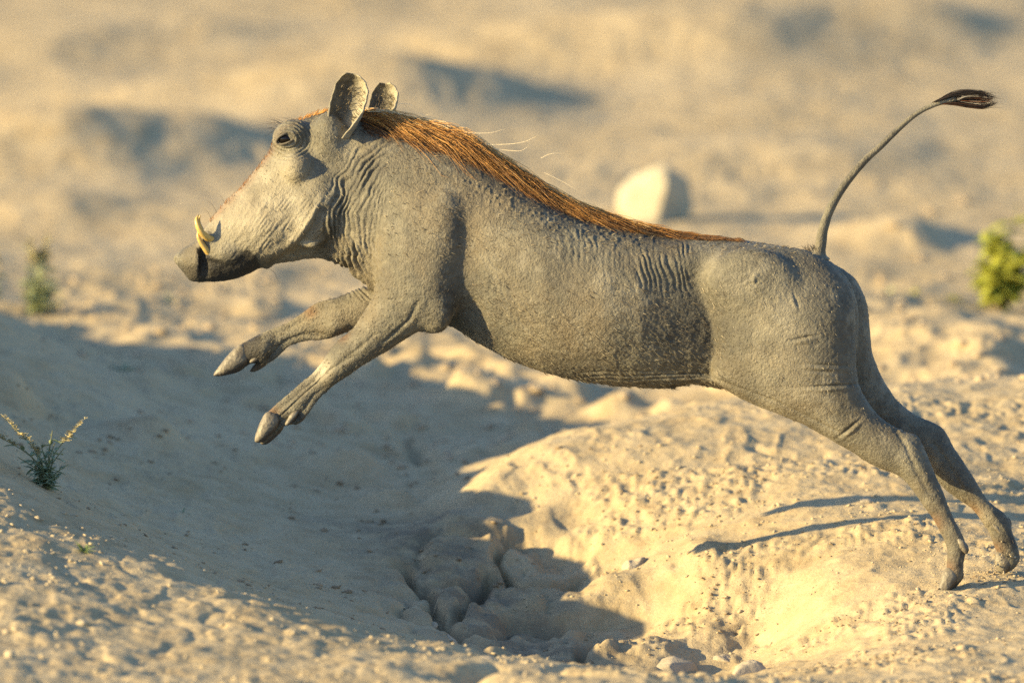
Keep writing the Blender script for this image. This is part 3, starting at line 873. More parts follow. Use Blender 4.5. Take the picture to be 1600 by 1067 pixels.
def parent_world(o):
    p = np.array(o.location)
    while o.parent is not None:
        o = o.parent; p = p + np.array(o.location)
    return p

def part(name, verts_px, faces, mat, parent=None, smooth=True, **props):
    """a part of the warthog given in its own pixel frame"""
    parent = parent or hog
    me = make_mesh(name, rigid(verts_px) - parent_world(parent), faces if isinstance(faces, np.ndarray) else faces, smooth)
    o = link(name, me, mat, parent)
    for k_, v_ in props.items(): o[k_] = v_
    return o

def hair_material(name, stops, rough=0.45):
    t = NT(name)
    tone = t.attr('tone')
    col = t.ramp(tone, stops)
    t.l(col, t.b.inputs['Base Color'])
    t.b.inputs['Roughness'].default_value = rough
    t.b.inputs['Specular IOR Level'].default_value = 0.35
    return t.m
M_MANE = hair_material('mane_hair', [(0.0, (0.030, 0.016, 0.008)), (0.22, (0.15, 0.062, 0.016)), (0.55, (0.46, 0.215, 0.050)), (0.9, (0.68, 0.40, 0.13)), (1.0, (0.75, 0.62, 0.42))])
M_BRISTLE = hair_material('bristle_hair', [(0.0, (0.02, 0.017, 0.014)), (0.5, (0.16, 0.125, 0.08)), (1.0, (0.45, 0.38, 0.25))])
M_TUFT = hair_material('tail_hair', [(0.0, (0.012, 0.010, 0.009)), (0.7, (0.03, 0.022, 0.016)), (1.0, (0.22, 0.075, 0.025))])
M_IVORY = plain('tusk_ivory', (0.50, 0.33, 0.095), 0.35, 0.5, 0.2, 90, 0.15)
t = NT('hoof_horn'); p = t.obj()
col = t.ramp(t.noise(p, 60, 4, .65), [(.3, (.085, .07, .052)), (.52, (.16, .137, .10)), (.75, (.26, .225, .16))])
col = t.mix(t.attr('sole'), col, (.045, .034, .025))
t.l(col, t.b.inputs['Base Color']); t.b.inputs['Roughness'].default_value = .55
t.l(t.bump(t.noise(p, 160, 4, .6), .6, .002), t.b.inputs['Normal'])
M_HOOF = t.m
M_DARKHOOF = plain('hoof_sole', (0.09, 0.075, 0.06), 0.6, 0.3, 0.3, 45, 0.4)

# tail: thin rod, slightly knobbly, lifted over the back
tp = catmull([(1276,400),(1279,390),(1284,358),(1296,325),(1316,292),(1347,254),(1373,230),(1398,206),(1427,181),(1456,166),(1490,157)], 6, False)
tr = np.interp(np.linspace(0, 1, len(tp)), [0, .04, .1, .25, .5, .75, 1], [19, 12.5, 9, 7.2, 5.7, 4.3, 3.6])
tr = tr * (1 + 0.07 * vnoise(np.arange(len(tp)) * 0.8, np.zeros(len(tp)), seed=3))
TA = float(axis_depth(1280))
tpath = np.stack([tp[:, 0], TA - np.linspace(0, 25, len(tp)), tp[:, 1]], 1)
tv, tf = tube(tpath, tr, 12)
tail = part('tail', tv, tf, M_SKIN)
for nm in ('rust', 'dark', 'pale'): point_attr(tail.data, nm, np.zeros(len(tv)))
# tuft on it: an upper and a lower lock with loose hairs between
st, rd, tn = [], [], []
for i in range(300):
    up = i % 2 == 0
    t0 = random.random()
    e = random.gauss(0, 1)
    if up:
        p = [(1452 + 26 * t0, 163 - 6 * t0), (1482 + 8 * t0, 150 + 1.5 * e), (1508, 147 + 1.6 * e), (1530 + 6 * random.random(), 149.5 + 1.6 * e), (1544 + random.uniform(-22, 10), 155 + 2.6 * e)]
    else:
        p = [(1464 + 24 * t0, 166 - 6 * t0), (1494, 165 + 1.2 * e), (1514, 168 + 1.3 * e), (1534, 169.5 + 1.3 * e), (1549 + random.uniform(-24, 8), 163 + 2.4 * e)]
    dep = TA - 22 + random.gauss(0, 3.2)
    c_ = catmull(p, 3, False)
    st.append(np.stack([c_[:, 0], np.full(len(c_), dep), c_[:, 1]], 1)); rd.append(0.45 * S); tn.append(min(1, max(0, random.random() ** 2 * 0.9 + (0.3 if up and e > 0.9 else 0))))
for i in range(50):
    a_ = random.uniform(-1, 1)
    p = [(1492, 160), (1505, 158 + 4 * a_), (1522, 158 + 6 * a_), (1537, 159 + 4 * a_), (1547, 158 + random.uniform(-5, 4))]
    c_ = catmull(p, 3, False)
    st.append(np.stack([c_[:, 0], np.full(len(c_), TA - 22 + random.gauss(0, 3)), c_[:, 1]], 1)); rd.append(0.4 * S); tn.append(random.random())
for i in range(46):
    a_ = random.uniform(0, 1); up = random.choice((-1, 1))
    p = [(1478 + 14 * a_, 159), (1500, 158 + up * random.uniform(4, 11)), (1526, 158 + up * random.uniform(5, 14)), (1552 + random.uniform(-12, 14), 159 + up * random.uniform(0, 13))]
    c_ = catmull(p, 4, False)
    st.append(np.stack([c_[:, 0], np.full(len(c_), TA - 22 + random.gauss(0, 5)), c_[:, 1]], 1)); rd.append(0.34 * S); tn.append(random.random() * .9)
hair_mesh('tail_tuft', rigid(np.array(st)), rd, M_TUFT, hog, tn)
# short hairs at the root of the tail
# mane -------------------------------------------------------------
def back_z(px, lat):
    loc, _ = hit_top(px, float(axis_depth(px)) + lat)
    return loc.z if loc is not None else None
xs_ = np.arange(555, 1185, 6.0); ls_ = np.arange(-72, 73, 6.0)
BZ = np.array([[(back_z(a_, b_) or 400.0) for b_ in ls_] for a_ in xs_])
def surf(px, lat):
    ix = np.clip((px - xs_[0]) / 6, 0, len(xs_) - 1.001); il = np.clip((lat - ls_[0]) / 6, 0, len(ls_) - 1.001)
    i0 = ix.astype(int); k0 = il.astype(int); fx = ix - i0; fl = il - k0
    return BZ[i0, k0]*(1-fx)*(1-fl) + BZ[i0+1, k0]*fx*(1-fl) + BZ[i0, k0+1]*(1-fx)*fl + BZ[i0+1, k0+1]*fx*fl
nm_ = 8200
K = 9
rx = 556 + (1105 - 556) * RNG.random(nm_) ** 1.3
wid = np.interp(rx, [556, 620, 720, 850, 980, 1080, 1160], [22, 26, 24, 20, 16, 12, 8])
r0 = np.clip(RNG.normal(0, 0.42, nm_), -1, 1) * wid
L = np.interp(rx, [556, 640, 760, 900, 1000, 1080], [80, 125, 140, 110, 70, 36]) * (1 - .4 * sstep(1060, 1160, rx)) * RNG.uniform(0.6, 1.12, nm_)
sp = RNG.normal(0, 1, nm_) * 9 + np.sign(r0) * np.abs(r0) * 0.55 - np.interp(rx, [556, 640, 760, 900, 1000], [10, 16, 20, 11, 0])
lift = np.interp(rx, [556, 640, 760, 880, 1000, 1080], [15, 18, 16, 11, 6, 3]) * (1 - .5 * sstep(1060, 1160, rx)) * np.clip(RNG.normal(0.75, 0.38, nm_), 0.12, 1.7)
tt = np.linspace(0, 1, K)
clump = vnoise(rx / 14, r0 / 7, seed=4) * 5
px_ = rx[:, None] + L[:, None] * tt
lat = r0[:, None] + (sp + clump)[:, None] * tt ** 1.3
zz = surf(np.clip(px_, 556, 1180), np.clip(lat, -70, 70)) - 1.0 - lift[:, None] * np.sin(np.pi * np.clip(tt * 0.72 + 0.02, 0, 1))[None] + 2.5 * vnoise(px_ / 22, lat * 0 + rx[:, None] / 5, seed=12)
hp = np.stack([px_, lat + axis_depth(px_), zz], -1)
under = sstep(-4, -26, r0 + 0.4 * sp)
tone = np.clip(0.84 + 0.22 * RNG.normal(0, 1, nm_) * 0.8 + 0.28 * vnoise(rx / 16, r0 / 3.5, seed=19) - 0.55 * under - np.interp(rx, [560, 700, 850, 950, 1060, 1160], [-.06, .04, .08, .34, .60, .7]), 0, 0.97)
nu_ = 2600  # short dark hairs that paint in the shadow fringe below the mane
ux = RNG.uniform(560, 1150, nu_)
ul = -np.interp(ux, [560, 640, 760, 900, 1000, 1150], [30, 38, 40, 26, 18, 14]) * RNG.uniform(.35, 1.2, nu_)
uL = np.interp(ux, [560, 760, 1000, 1150], [26, 30, 22, 16]) * RNG.uniform(.6, 1.2, nu_)
upx = ux[:, None] + uL[:, None] * tt; ulat = ul[:, None] - (RNG.normal(5, 4, nu_))[:, None] * tt
uz = surf(np.clip(upx, 556, 1180), np.clip(ulat, -70, 70)) + .6 - (RNG.uniform(1, 5, nu_))[:, None] * np.sin(np.pi * tt * .8)
hp = np.vstack([hp, np.stack([upx, ulat + axis_depth(upx), uz], -1)])
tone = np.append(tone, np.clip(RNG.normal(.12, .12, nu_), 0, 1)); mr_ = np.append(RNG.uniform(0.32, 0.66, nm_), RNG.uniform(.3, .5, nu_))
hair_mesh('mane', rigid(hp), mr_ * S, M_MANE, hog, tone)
# loose pale wisps that stand off the mane, the dark fringe under it stands in for shade
st, rd, tn = [], [], []
for (p, r_) in (([(690,205),(730,208),(765,208),(790,202)],.6),([(745,226),(790,226),(820,222),(842,211)],.6),([(770,233),(800,236),(815,236),(826,228)],.6),([(845,248),(860,241),(880,240)],.4),
                ([(624,162),(640,163),(652,170)],.4),([(655,176),(662,180),(675,178)],.4),([(880,315),(893,322),(910,318)],.6),([(740,268),(752,274),(762,268)],.6),([(850,270),(880,285),(905,300)],.4),([(690,196),(720,212),(745,222)],.4)):
    c_ = catmull(p, 6, False)[:: max(1, (len(p) - 1) * 6 // 12)]
    c_ = np.stack([np.interp(np.linspace(0, 1, 12), np.linspace(0, 1, len(c_)), c_[:, i]) for i in (0, 1)], 1)
    st.append(np.stack([c_[:, 0], axis_depth(c_[:, 0]) - 14, c_[:, 1]], 1)); rd.append(r_ * S); tn.append(1.0)
hair_mesh('mane_wisps', rigid(np.array(st)), rd, M_MANE, hog, tn, kind='stuff')

# bristles over the skin: dark along the back, sandy on the belly, sparse elsewhere
def bristles(n, pick, length, tone_fn, rad, flow=(0.9, 0.0, 0.35), lift=0.45):
    P_, R_, T_ = [], [], []
    tries = 0
    ids = RNG.integers(0, len(V), n * 30)
    for i in ids:
        if len(P_) >= n: break
        vx, vy, vz = V[i]
        if N2[i, 1] > 0.25 or not pick(vx, vz): continue
        nrm = N2[i]
        f = np.array([flow[0] + random.gauss(0, .18), flow[1], flow[2] + random.gauss(0, .22)])
        f = f - nrm * (f @ nrm); f /= np.linalg.norm(f) + 1e-9
        d_ = f + nrm * lift * random.uniform(0.5, 1.4)
        d_ /= np.linalg.norm(d_)
        Ln = length * random.uniform(0.5, 1.25)
        p0 = V3[i]
        P_.append([p0 - nrm * 0.5, p0 + d_ * Ln * 0.5, p0 + (d_ * 0.85 - nrm * 0.12) * Ln]); R_.append(rad * S * random.uniform(.7, 1.2)); T_.append(tone_fn(vx, vz))
    return P_, R_, T_
N2 = normals(V3, Q)
P1 = bristles(1500, lambda a, b: 720 < a < 1130 and b > 440, 11, lambda a, b: min(1, max(0, random.gauss(.5, .25))), 0.42, lift=.3)
P2 = bristles(1000, lambda a, b: 600 < a < 1250 and b < 400 and b > 190, 9, lambda a, b: min(1, max(0, random.gauss(.35, .25))), 0.5)
P3 = bristles(500, lambda a, b: 405 < a < 560 and b < 440, 7, lambda a, b: min(1, max(0, random.gauss(.6, .25))), 0.4, (0.6, 0, 0.7))
P4 = bristles(900, lambda a, b: a > 1130, 6, lambda a, b: min(1, max(0, random.gauss(.6, .25))), 0.4, (0.3, 0, 0.8))
P5 = bristles(800, lambda a, b: a < 720 and b > 440, 7, lambda a, b: min(1, max(0, random.gauss(.45, .25))), 0.4, (-0.7, 0, 0.7))
PA = sum((q[0] for q in (P1, P2, P3, P4, P5)), []); RA = sum((q[1] for q in (P1, P2, P3, P4, P5)), []); TA_ = sum((q[2] for q in (P1, P2, P3, P4, P5)), [])
hair_mesh('bristles', rigid(np.array(PA)), RA, M_BRISTLE, hog, TA_, kind='stuff')

# reddish short hair down the forehead and between the ears, lashes, whiskers, hairs at the tail root
st, rd, tn = [], [], []
fl = catmull([(560,172),(530,172),(505,174),(474,184),(455,190),(438,200),(428,214),(421,234),(402,260),(382,284),(366,302),(347,319),(322,350)], 8, False)
for i in range(900):
    q = random.random() * (len(fl) - 2); a_ = int(q); p = fl[a_] + (fl[a_ + 1] - fl[a_]) * (q - a_)
    if 424 < p[0] < 470 and random.random() < 0.75: continue
    t_ = fl[a_ + 1] - fl[a_]; t_ /= np.linalg.norm(t_) + 1e-9
    nrm = np.array([t_[1], -t_[0]])
    if nrm[1] > 0: nrm = -nrm
    if p[0] < 430 and nrm[0] > 0: nrm = -nrm
    Ln = random.uniform(5, 10) if p[0] < 440 else random.uniform(8, 16)
    d_ = (-t_ if p[0] > 470 else t_ * -0.7) * 0.9 + nrm * random.uniform(0.25, 0.8)
    dep = float(axis_depth(p[0])) + random.gauss(0, 13)
    p0 = p - nrm * 2
    st.append([(p0[0], dep, p0[1]), (p0[0] + d_[0] * Ln * .5, dep, p0[1] + d_[1] * Ln * .5), (p0[0] + d_[0] * Ln * .95 - nrm[0] * 1.2, dep, p0[1] + d_[1] * Ln * .95 - nrm[1] * 1.2)])
    rd.append(random.uniform(.4, .7) * S); tn.append(random.uniform(.35, .75) if p[0] > 465 else random.uniform(.02, .4))
hair_mesh('forehead_hair', rigid(np.array(st)), rd, M_MANE, hog, tn)
st, rd, tn = [], [], []
for i in range(26):
    a_ = random.uniform(0, 1); p0 = np.array([430 + 40 * a_, 208 - 20 * a_ ** .6]); an = random.uniform(2.5, 3.7); Ln = random.uniform(14, 38)
    dep = float(axis_depth(440)) - random.uniform(5, 30)
    d_ = np.array([math.cos(an), -math.sin(an)])
    st.append([(p0[0], dep, p0[1]), (p0[0] + d_[0] * Ln * .5, dep, p0[1] + d_[1] * Ln * .5 - 2), (p0[0] + d_[0] * Ln, dep, p0[1] + d_[1] * Ln + 1)]); rd.append(.32 * S); tn.append(0.0)
for (a_, b_) in (((418,418),(434,440)),((330,345),(312,322)),((338,334),(318,310)),((350,320),(336,300)),((345,438),(349,444)),((330,440),(333,446)),((360,436),(364,441))):
    m_ = ((a_[0] + b_[0]) / 2 + 2, (a_[1] + b_[1]) / 2 - 3); dep = float(axis_depth(a_[0])) - 8
    st.append([(a_[0], dep, a_[1]), (m_[0], dep, m_[1]), (b_[0], dep, b_[1])]); rd.append(.32 * S); tn.append(.1)
for i in range(60):
    a_ = random.random(); p0 = (1255 + 22 * a_, 396 + random.uniform(-2, 4)); dep = float(axis_depth(1265)) + random.gauss(0, 9)
    st.append([(p0[0], dep, p0[1]), (p0[0] - 3, dep, p0[1] - 7), (p0[0] - 5 + random.gauss(0, 3), dep, p0[1] - random.uniform(9, 16))]); rd.append(.45 * S); tn.append(random.uniform(0, .4))
hair_mesh('whiskers', rigid(np.array(st)), rd, M_BRISTLE, hog, tn, kind='stuff')

# eyes with heavy lids
def uv_ball(c, r, nu=20, nv=12):
    vs_, fs_ = [], []
    for i in range(nv + 1):
        for j in range(nu):
            a_ = math.pi * i / nv; b_ = 2 * math.pi * j / nu
            vs_.append((c[0] + r[0] * math.sin(a_) * math.cos(b_), c[1] + r[1] * math.cos(a_), c[2] + r[2] * math.sin(a_) * math.sin(b_)))
    for i in range(nv):
        for j in range(nu):
            k = (j + 1) % nu
            fs_.append((i * nu + j, (i + 1) * nu + j, (i + 1) * nu + k, i * nu + k))
    return np.array(vs_), fs_
t = NT('eye_ball'); t.b.inputs['Base Color'].default_value = (0.006, 0.004, 0.003, 1); t.b.inputs['Roughness'].default_value = 0.06; 
t.b.inputs['Coat Roughness'].default_value = 0.03; t.b.inputs['Specular IOR Level'].default_value = 0.3
M_EYE = t.m
M_LID = plain('eyelid_skin', (0.10, 0.085, 0.065), 0.7, 0.3, 0.3, 120, 0.5)
for near in (True, False):
    loc, nrm = hit_side(448, 217, near)
    if loc is None: continue
    sg = -1 if near else 1
    ev, ef = uv_ball((448, loc.y - sg * 8.0, 217), (15.0, 10.5, 10.5))
    eye = part('eye', ev, ef, M_EYE)
    for up in (1, -1):
        p = []
        for a_ in np.linspace(0, 1, 13):
            b_ = math.pi * a_
            ex = -17.5 * math.cos(b_); ez = (-8.8 if up > 0 else 6.2) * math.sin(b_)
            ex, ez = ex * math.cos(-.38) - ez * math.sin(-.38), ex * math.sin(-.38) + ez * math.cos(-.38)
            dd = math.hypot(ex * .72, ez)
            p.append((448 + ex, loc.y - sg * 7.5 + sg * (math.sqrt(max(0, 12.5 ** 2 - min(dd, 12.4) ** 2)) * 0.85 + 1.2), 217 + ez))
        lv, lf = tube(p, np.interp(np.linspace(0, 1, 13), [0, .5, 1], [1.3, 2.3 if up > 0 else 1.8, 1.3]), 8)
        part('eyelid', lv, lf, M_LID, eye)

# ears: rolled leaves, open towards the front
def ear(base, tip, face, rad, wide, sg, thick=2.6, bend=0.0, notch=0.0, turn=None):
    B = np.array(base, float); T_ = np.array(tip, float); ax = T_ - B; Ln = np.linalg.norm(ax); ax /= Ln
    f = np.array(face, float); f -= ax * (f @ ax); f /= np.linalg.norm(f); s2 = np.cross(ax, f)
    nu, nv = 34, 44
    outer = np.zeros((nu, nv, 3)); inner = np.zeros((nu, nv, 3))
    for i in range(nu):
        u = i / (nu - 1)
        rr = rad * np.interp(u, [0, .12, .35, .6, .8, .92, 1], [.45, .60, .86, 1.0, .98, .80, .45])
        half = np.interp(u, [0, .2, .5, .8, 1], [2.4, 1.9, 1.4, 1.2, 1.05])
        c = B + ax * Ln * u + f * bend * math.sin(math.pi * u)
        for j in range(nv):
            v_ = j / (nv - 1) * 2 - 1
            an = v_ * half
            wv = 1 + 0.022 * math.sin(u * 23 + v_ * 3) * abs(v_) ** 3 + 0.015 * math.sin(u * 41 + 1) * abs(v_) ** 4
            d_ = -f * math.cos(an) + s2 * math.sin(an) * wide
            extra_ = f * 3.0 * sstep(.75, 1, np.array(abs(v_))) * (1 if u > .3 else 0)
            drop = ax * (-notch * Ln * abs(v_) ** 3 * u)
            outer[i, j] = c + rr * wv * d_ + extra_ * 0.0 + drop
            inner[i, j] = c + (rr * wv - thick) * d_ + drop
            inner[i, j] += d_ * 0.9 * vnoise(np.array([u * 12.]), np.array([v_ * 9.]), seed=33)[0]
    VV = np.vstack([outer.reshape(-1, 3), inner.reshape(-1, 3)])
    n1 = nu * nv
    fs_ = []
    for i in range(nu - 1):
        for j in range(nv - 1):
            a_ = i * nv + j
            fs_.append((a_, a_ + 1, a_ + nv + 1, a_ + nv)); fs_.append((n1 + a_, n1 + a_ + nv, n1 + a_ + nv + 1, n1 + a_ + 1))
        for j, fl_ in ((0, 0), (nv - 1, 1)):
            a_ = i * nv + j
            q = (a_, a_ + nv, n1 + a_ + nv, n1 + a_)
            fs_.append(q if not fl_ else q[::-1])
    for j in range(nv - 1):
        a_ = (nu - 1) * nv + j
        fs_.append((a_, a_ + 1, n1 + a_ + 1, n1 + a_))
        fs_.append((j, n1 + j, n1 + j + 1, j + 1))
    o = part('ear', VV, fs_, M_SKIN)
    jj = np.tile(np.linspace(-1, 1, nv), nu)
    point_attr(o.data, 'rust', np.zeros(len(VV)))
    pl_ = np.full(len(VV), .35); pl_[n1:] = .65 * (1 - sstep(-.3, .3, jj)); point_attr(o.data, 'pale', pl_)  # sunlit half of the inner shell painted paler
    dk = np.zeros(len(VV))
    dk[n1:] = 0.6 * np.exp(-((jj - 0.55) / 0.34) ** 2) * np.repeat(np.interp(np.linspace(0, 1, nu), [0, .7, 1], [1, .7, 0]), nv)  # shaded half of the inner shell painted dark
    point_attr(o.data, 'dark', dk)
    # hair inside the shell
    st, rd, tn = [], [], []
    for q in range(120):
        i = random.randrange(3, nu - 8); j = random.randrange(6, nv - 6)
        p0 = inner[i, j]; c = outer[i].mean(0)
        d_ = (f * 0.5 + ax * 0.5 + (c - p0) / (np.linalg.norm(c - p0) + 1e-6) * 0.5 + np.array([random.gauss(0, .25) for _ in range(3)])); d_ /= np.linalg.norm(d_)
        Ln2 = random.uniform(6, 15)
        st.append([p0, p0 + d_ * Ln2 * .5, p0 + d_ * Ln2 + ax * 2]); rd.append(.45 * S); tn.append(random.uniform(.1, .7))
    hair_mesh('ear_hair', rigid(np.array(st)), rd, M_BRISTLE, o, tn, kind='stuff')
    return o
EA = float(axis_depth(535))
ear((531, EA - 50, 214), (548, EA - 66, 117), (-0.50, -0.84, 0.12), 33, 1.0, -1)
ear((590, EA + 50, 200), (597, EA + 62, 126), (-0.45, -0.75, 0.0), 27, 1.0, 1)

# tusks
for sg in (-1, 1):
    a0 = float(axis_depth(315))
    for nm_t, path, r_ in (('upper_tusk', [(331,44,374),(323,50,371),(314,55,363),(308,56,352),(306.5,54,342),(309.5,50,335)], [5.6,5.6,5.2,4.3,3.0,.5]),
                           ('lower_tusk', [(326,42,396),(321,46,390),(314,49,380),(309,51,370),(307.5,51,361)], [5.2,4.8,4.1,3.1,.6])):
        p = catmull([(q[0], a0 + sg * q[1], q[2]) for q in path], 5, False)
        tv_, tf_ = tube(p, np.interp(np.linspace(0, 1, len(p)), np.linspace(0, 1, len(r_)), r_), 12)
        part(nm_t, tv_, tf_, M_IVORY)

# hooves and dew claws: small inflated wedges, two toes to a foot
def horn(pts, yc, ratio, mat, name, vox=1.2, parent=None):
    P_ = np.array(pts, float); lo = P_.min(0) - 8; hi = P_.max(0) + 8
    f_ = Field((lo[0], -24, lo[1]), (hi[0], 24, hi[1]), vox)
    f_.outline(pts, ratio, 0.0, 2, n=4, smooth=1, margin=7, h0=6, maxw=24)
    V_, Q_ = f_.surface(2)
    N_ = normals(V_, Q_)
    V_ = V_ + N_ * (0.35 * vnoise(V_[:, 0] / 3, V_[:, 2] / 3, V_[:, 1] / 3, 4))[:, None]
    sole = np.clip(sstep(.15, .75, N_ @ np.array(SOLE)), 0, 1)
    V_[:, 1] += yc + 0
    o_ = part(name, V_, Q_, mat, parent)
    point_attr(o_.data, 'sole', sole)
    return o_
SOLE = (0, 0, 1)
def foot(toe, claw, depth, spread, toe2=(0, 0)):
    d0 = float(axis_depth(toe[0][0])) + depth
    horn([(a_ + toe2[0], b_ + toe2[1]) for a_, b_ in toe], d0 + spread, 0.85, M_HOOF, 'hoof')
    horn(toe, d0 - spread, 0.85, M_HOOF, 'hoof')
    for k_, c in enumerate(claw):
        horn(c, d0 + (-spread - 7 if k_ == 0 else spread + 5), 0.95, M_HOOF if k_ == 0 else M_DARKHOOF, 'dewclaw')
SOLE = (.62, 0, .78)
foot([(425,644),(436,654),(433,668),(420,682),(408,691),(398,690),(400,676),(408,656),(415,645)], [[(458,643),(467,642),(463,652),(452,664),(445,664),(449,654)], [(466,650),(478,646),(474,656),(462,664),(456,662)]], -46, 9, (8, 3))
SOLE = (.30, 0, .95)
foot([(374,538),(386,548),(389,562),(374,576),(352,586),(338,588),(330,587),(340,572),(356,552)], [[(404,548),(414,545),(410,556),(398,566),(387,567),(392,558)], [(412,556),(424,556),(414,570),(398,580),(387,581),(394,570)]], 52, 9, (8, -4))
SOLE = (.85, 0, .5)
foot([(1472,884),(1486,886),(1492,899),(1484,912),(1468,928),(1458,925),(1463,904)], [[(1489,838),(1499,841),(1506,852),(1506,861),(1500,861),(1492,850)], [(1500,842),(1507,850),(1508,858),(1503,856)]], -42, 7, (8, -3))
foot([(1552,861),(1570,860),(1581,869),(1580,879),(1571,891),(1559,894),(1551,882)], [[(1545,816),(1554,819),(1562,830),(1561,834),(1553,829)], [(1570,806),(1576,812),(1577,822),(1572,820)]], 44, 7, (8, -4))

# ------------------------------------------------------------------ things lying and growing on the ground
def ico(sub):
    import bmesh
    bm = bmesh.new(); bmesh.ops.create_icosphere(bm, subdivisions=sub, radius=1)
    v_ = np.array([v.co[:] for v in bm.verts]); f_ = np.array([[v.index for v in f.verts] for f in bm.faces]); bm.free()
    return v_, f_
ICO = {k: ico(k) for k in (1, 2, 3, 4)}
def stone_mesh(name, size, seed, sub=3, cuts=0, rough=0.16, fine=0.03):
    v_, f_ = ICO[sub]; r_ = np.random.default_rng(seed)
    o_ = seed * 7.7
    d_ = 1 + rough * vnoise(v_[:, 0] * 1.3 + o_, v_[:, 1] * 1.3, v_[:, 2] * 1.3, 71) + fine * vnoise(v_[:, 0] * 6 + o_, v_[:, 1] * 6, v_[:, 2] * 6, 72)
    p = v_ * d_[:, None]
    for _ in range(cuts):
        n_ = r_.normal(size=3); n_ /= np.linalg.norm(n_)
        c_ = r_.uniform(.55, .85)
        e = p @ n_ - c_
        p = p - np.clip(e, 0, None)[:, None] * n_ * 0.92
    return make_mesh(name, p * np.array(size), f_)

def stone_material(name, lo, hi, stain, st=0.35):
    t = NT(name); p = t.obj()
    col = t.ramp(t.noise(p, 22, 4, .6), [(.3, lo), (.7, hi)])
    col = t.mix(t.ramp(t.noise(p, 9, 3), [(.5, (0,)*3), (.7, (st,)*3)]), col, stain)
    t.l(col, t.b.inputs['Base Color']); t.b.inputs['Roughness'].default_value = .9; t.b.inputs['Specular IOR Level'].default_value = .2
    t.l(t.bump(t.noise(p, 90, 5, .7), .6, .004), t.b.inputs['Normal'])
    return t.m
M_WHITE = stone_material('pale_rock', (.33, .285, .20), (.45, .40, .30), (.42, .33, .21))
M_PEB = stone_material('pebble', (.36, .29, .19), (.48, .40, .275), (.36, .26, .16))
M_BOULD = stone_material('dusty_boulder', (.34, .285, .21), (.46, .39, .29), (.24, .185, .13), .5)
M_CLOD = stone_material('earth_clod', (.33, .25, .165), (.48, .39, .27), (.24, .17, .11), .5)
M_CRUMB = stone_material('soil_crumb', (.20, .145, .09), (.34, .26, .17), (.12, .085, .05), .5)

# white rock beyond the animal
p, d_ = on_ground(1036, 348)
k_ = S * (1 + d_ / D)
v_, f_ = ICO[4]
pv = v_ * (1 + .10 * vnoise(v_[:, 0] * 1.4, v_[:, 1] * 1.4, v_[:, 2] * 1.4, 81) + .02 * vnoise(v_[:, 0] * 7, v_[:, 1] * 7, v_[:, 2] * 7, 82))[:, None]
for n_, c_ in (((.86, -.5, .12), .45), ((-.62, -.25, .74), .72), ((-.5, -.8, .3), .66), ((.55, .1, .83), .74), ((.9, .2, .35), .76), ((-.3, .2, .93), .82)):
    n_ = np.array(n_); n_ = n_ / np.linalg.norm(n_)
    pv = pv - np.clip(pv @ n_ - c_, 0, None)[:, None] * n_ * .94
pv[:, 0] -= .16 * (pv[:, 2] < .4) * (.4 - pv[:, 2])
pv = pv * (1 + .05 * vnoise(pv[:, 0] * 3.5, pv[:, 1] * 3.5, pv[:, 2] * 3.5, 83) + .02 * vnoise(pv[:, 0] * 11, pv[:, 1] * 11, pv[:, 2] * 11, 84))[:, None]
pv = pv * np.array([67, 58, 60]) * k_
rk = link('rock', make_mesh('rock', pv, f_), M_WHITE, label='big angular white rock lying on the open sand beyond the animal', category='rock')
rk.location = (p[0], p[1] + .05, p[2] + 34 * k_)

# boulders and stones in the gully
for (px, py, w_, h_, dep_, sd_, lab) in (
    (1046, 1050, 44, 30, 40, 3, 'broad rounded dusty boulder half buried at the bottom of the gully'),
    (1128, 1036, 20, 13, 24, 5, 'small dusty boulder just to the right of the broad half buried boulder'),
    (1172, 1050, 30, 20, 30, 8, 'flat dusty boulder nearest the foot of the sunlit slope in the gully'),
    (700, 1000, 17, 12, 16, 11, 'pale stone lodged in the dark crack between gully and bank'),
    (676, 978, 9, 7, 9, 12, 'smaller stone wedged above the pale stone in the dark crack'),
    (760, 1030, 14, 7, 14, 14, 'low stone near the lower edge of the gully left of the boulders'),
    (990, 886, 26, 17, 30, 17, 'rounded lump of hard earth on the edge between shade and sunlit slope'),
    (1222, 716, 14, 9, 16, 21, 'dark grey stone on the sunlit slope behind the belly'),
    (1148, 834, 10, 5, 12, 23, 'small flat stone in the middle of the sunlit slope'),
    (1352, 784, 13, 9, 14, 25, 'dark stone in a hollow of the slope left of the hind leg'),
    (1541, 872, 9, 6, 9, 27, 'pale stone lying between the two hind hooves'),
    (1556, 862, 6, 5, 7, 29, 'tiny stone pressed against the far hind hoof')):
    p, d_ = on_ground(px, py); k_ = S * (1 + d_ / D)
    o = link('boulder' if w_ > 18 else 'stone', stone_mesh('boulder', (w_ * k_, dep_ * k_, h_ * k_), sd_, 4 if w_ > 18 else 3, 9, .34, .10), M_BOULD, label=lab, category='boulder' if w_ > 18 else 'stone')
    o.location = (p[0], p[1] + dep_ * .4 * k_, p[2] - .22 * h_ * k_); o.rotation_euler = (0, 0, sd_ * 1.3)

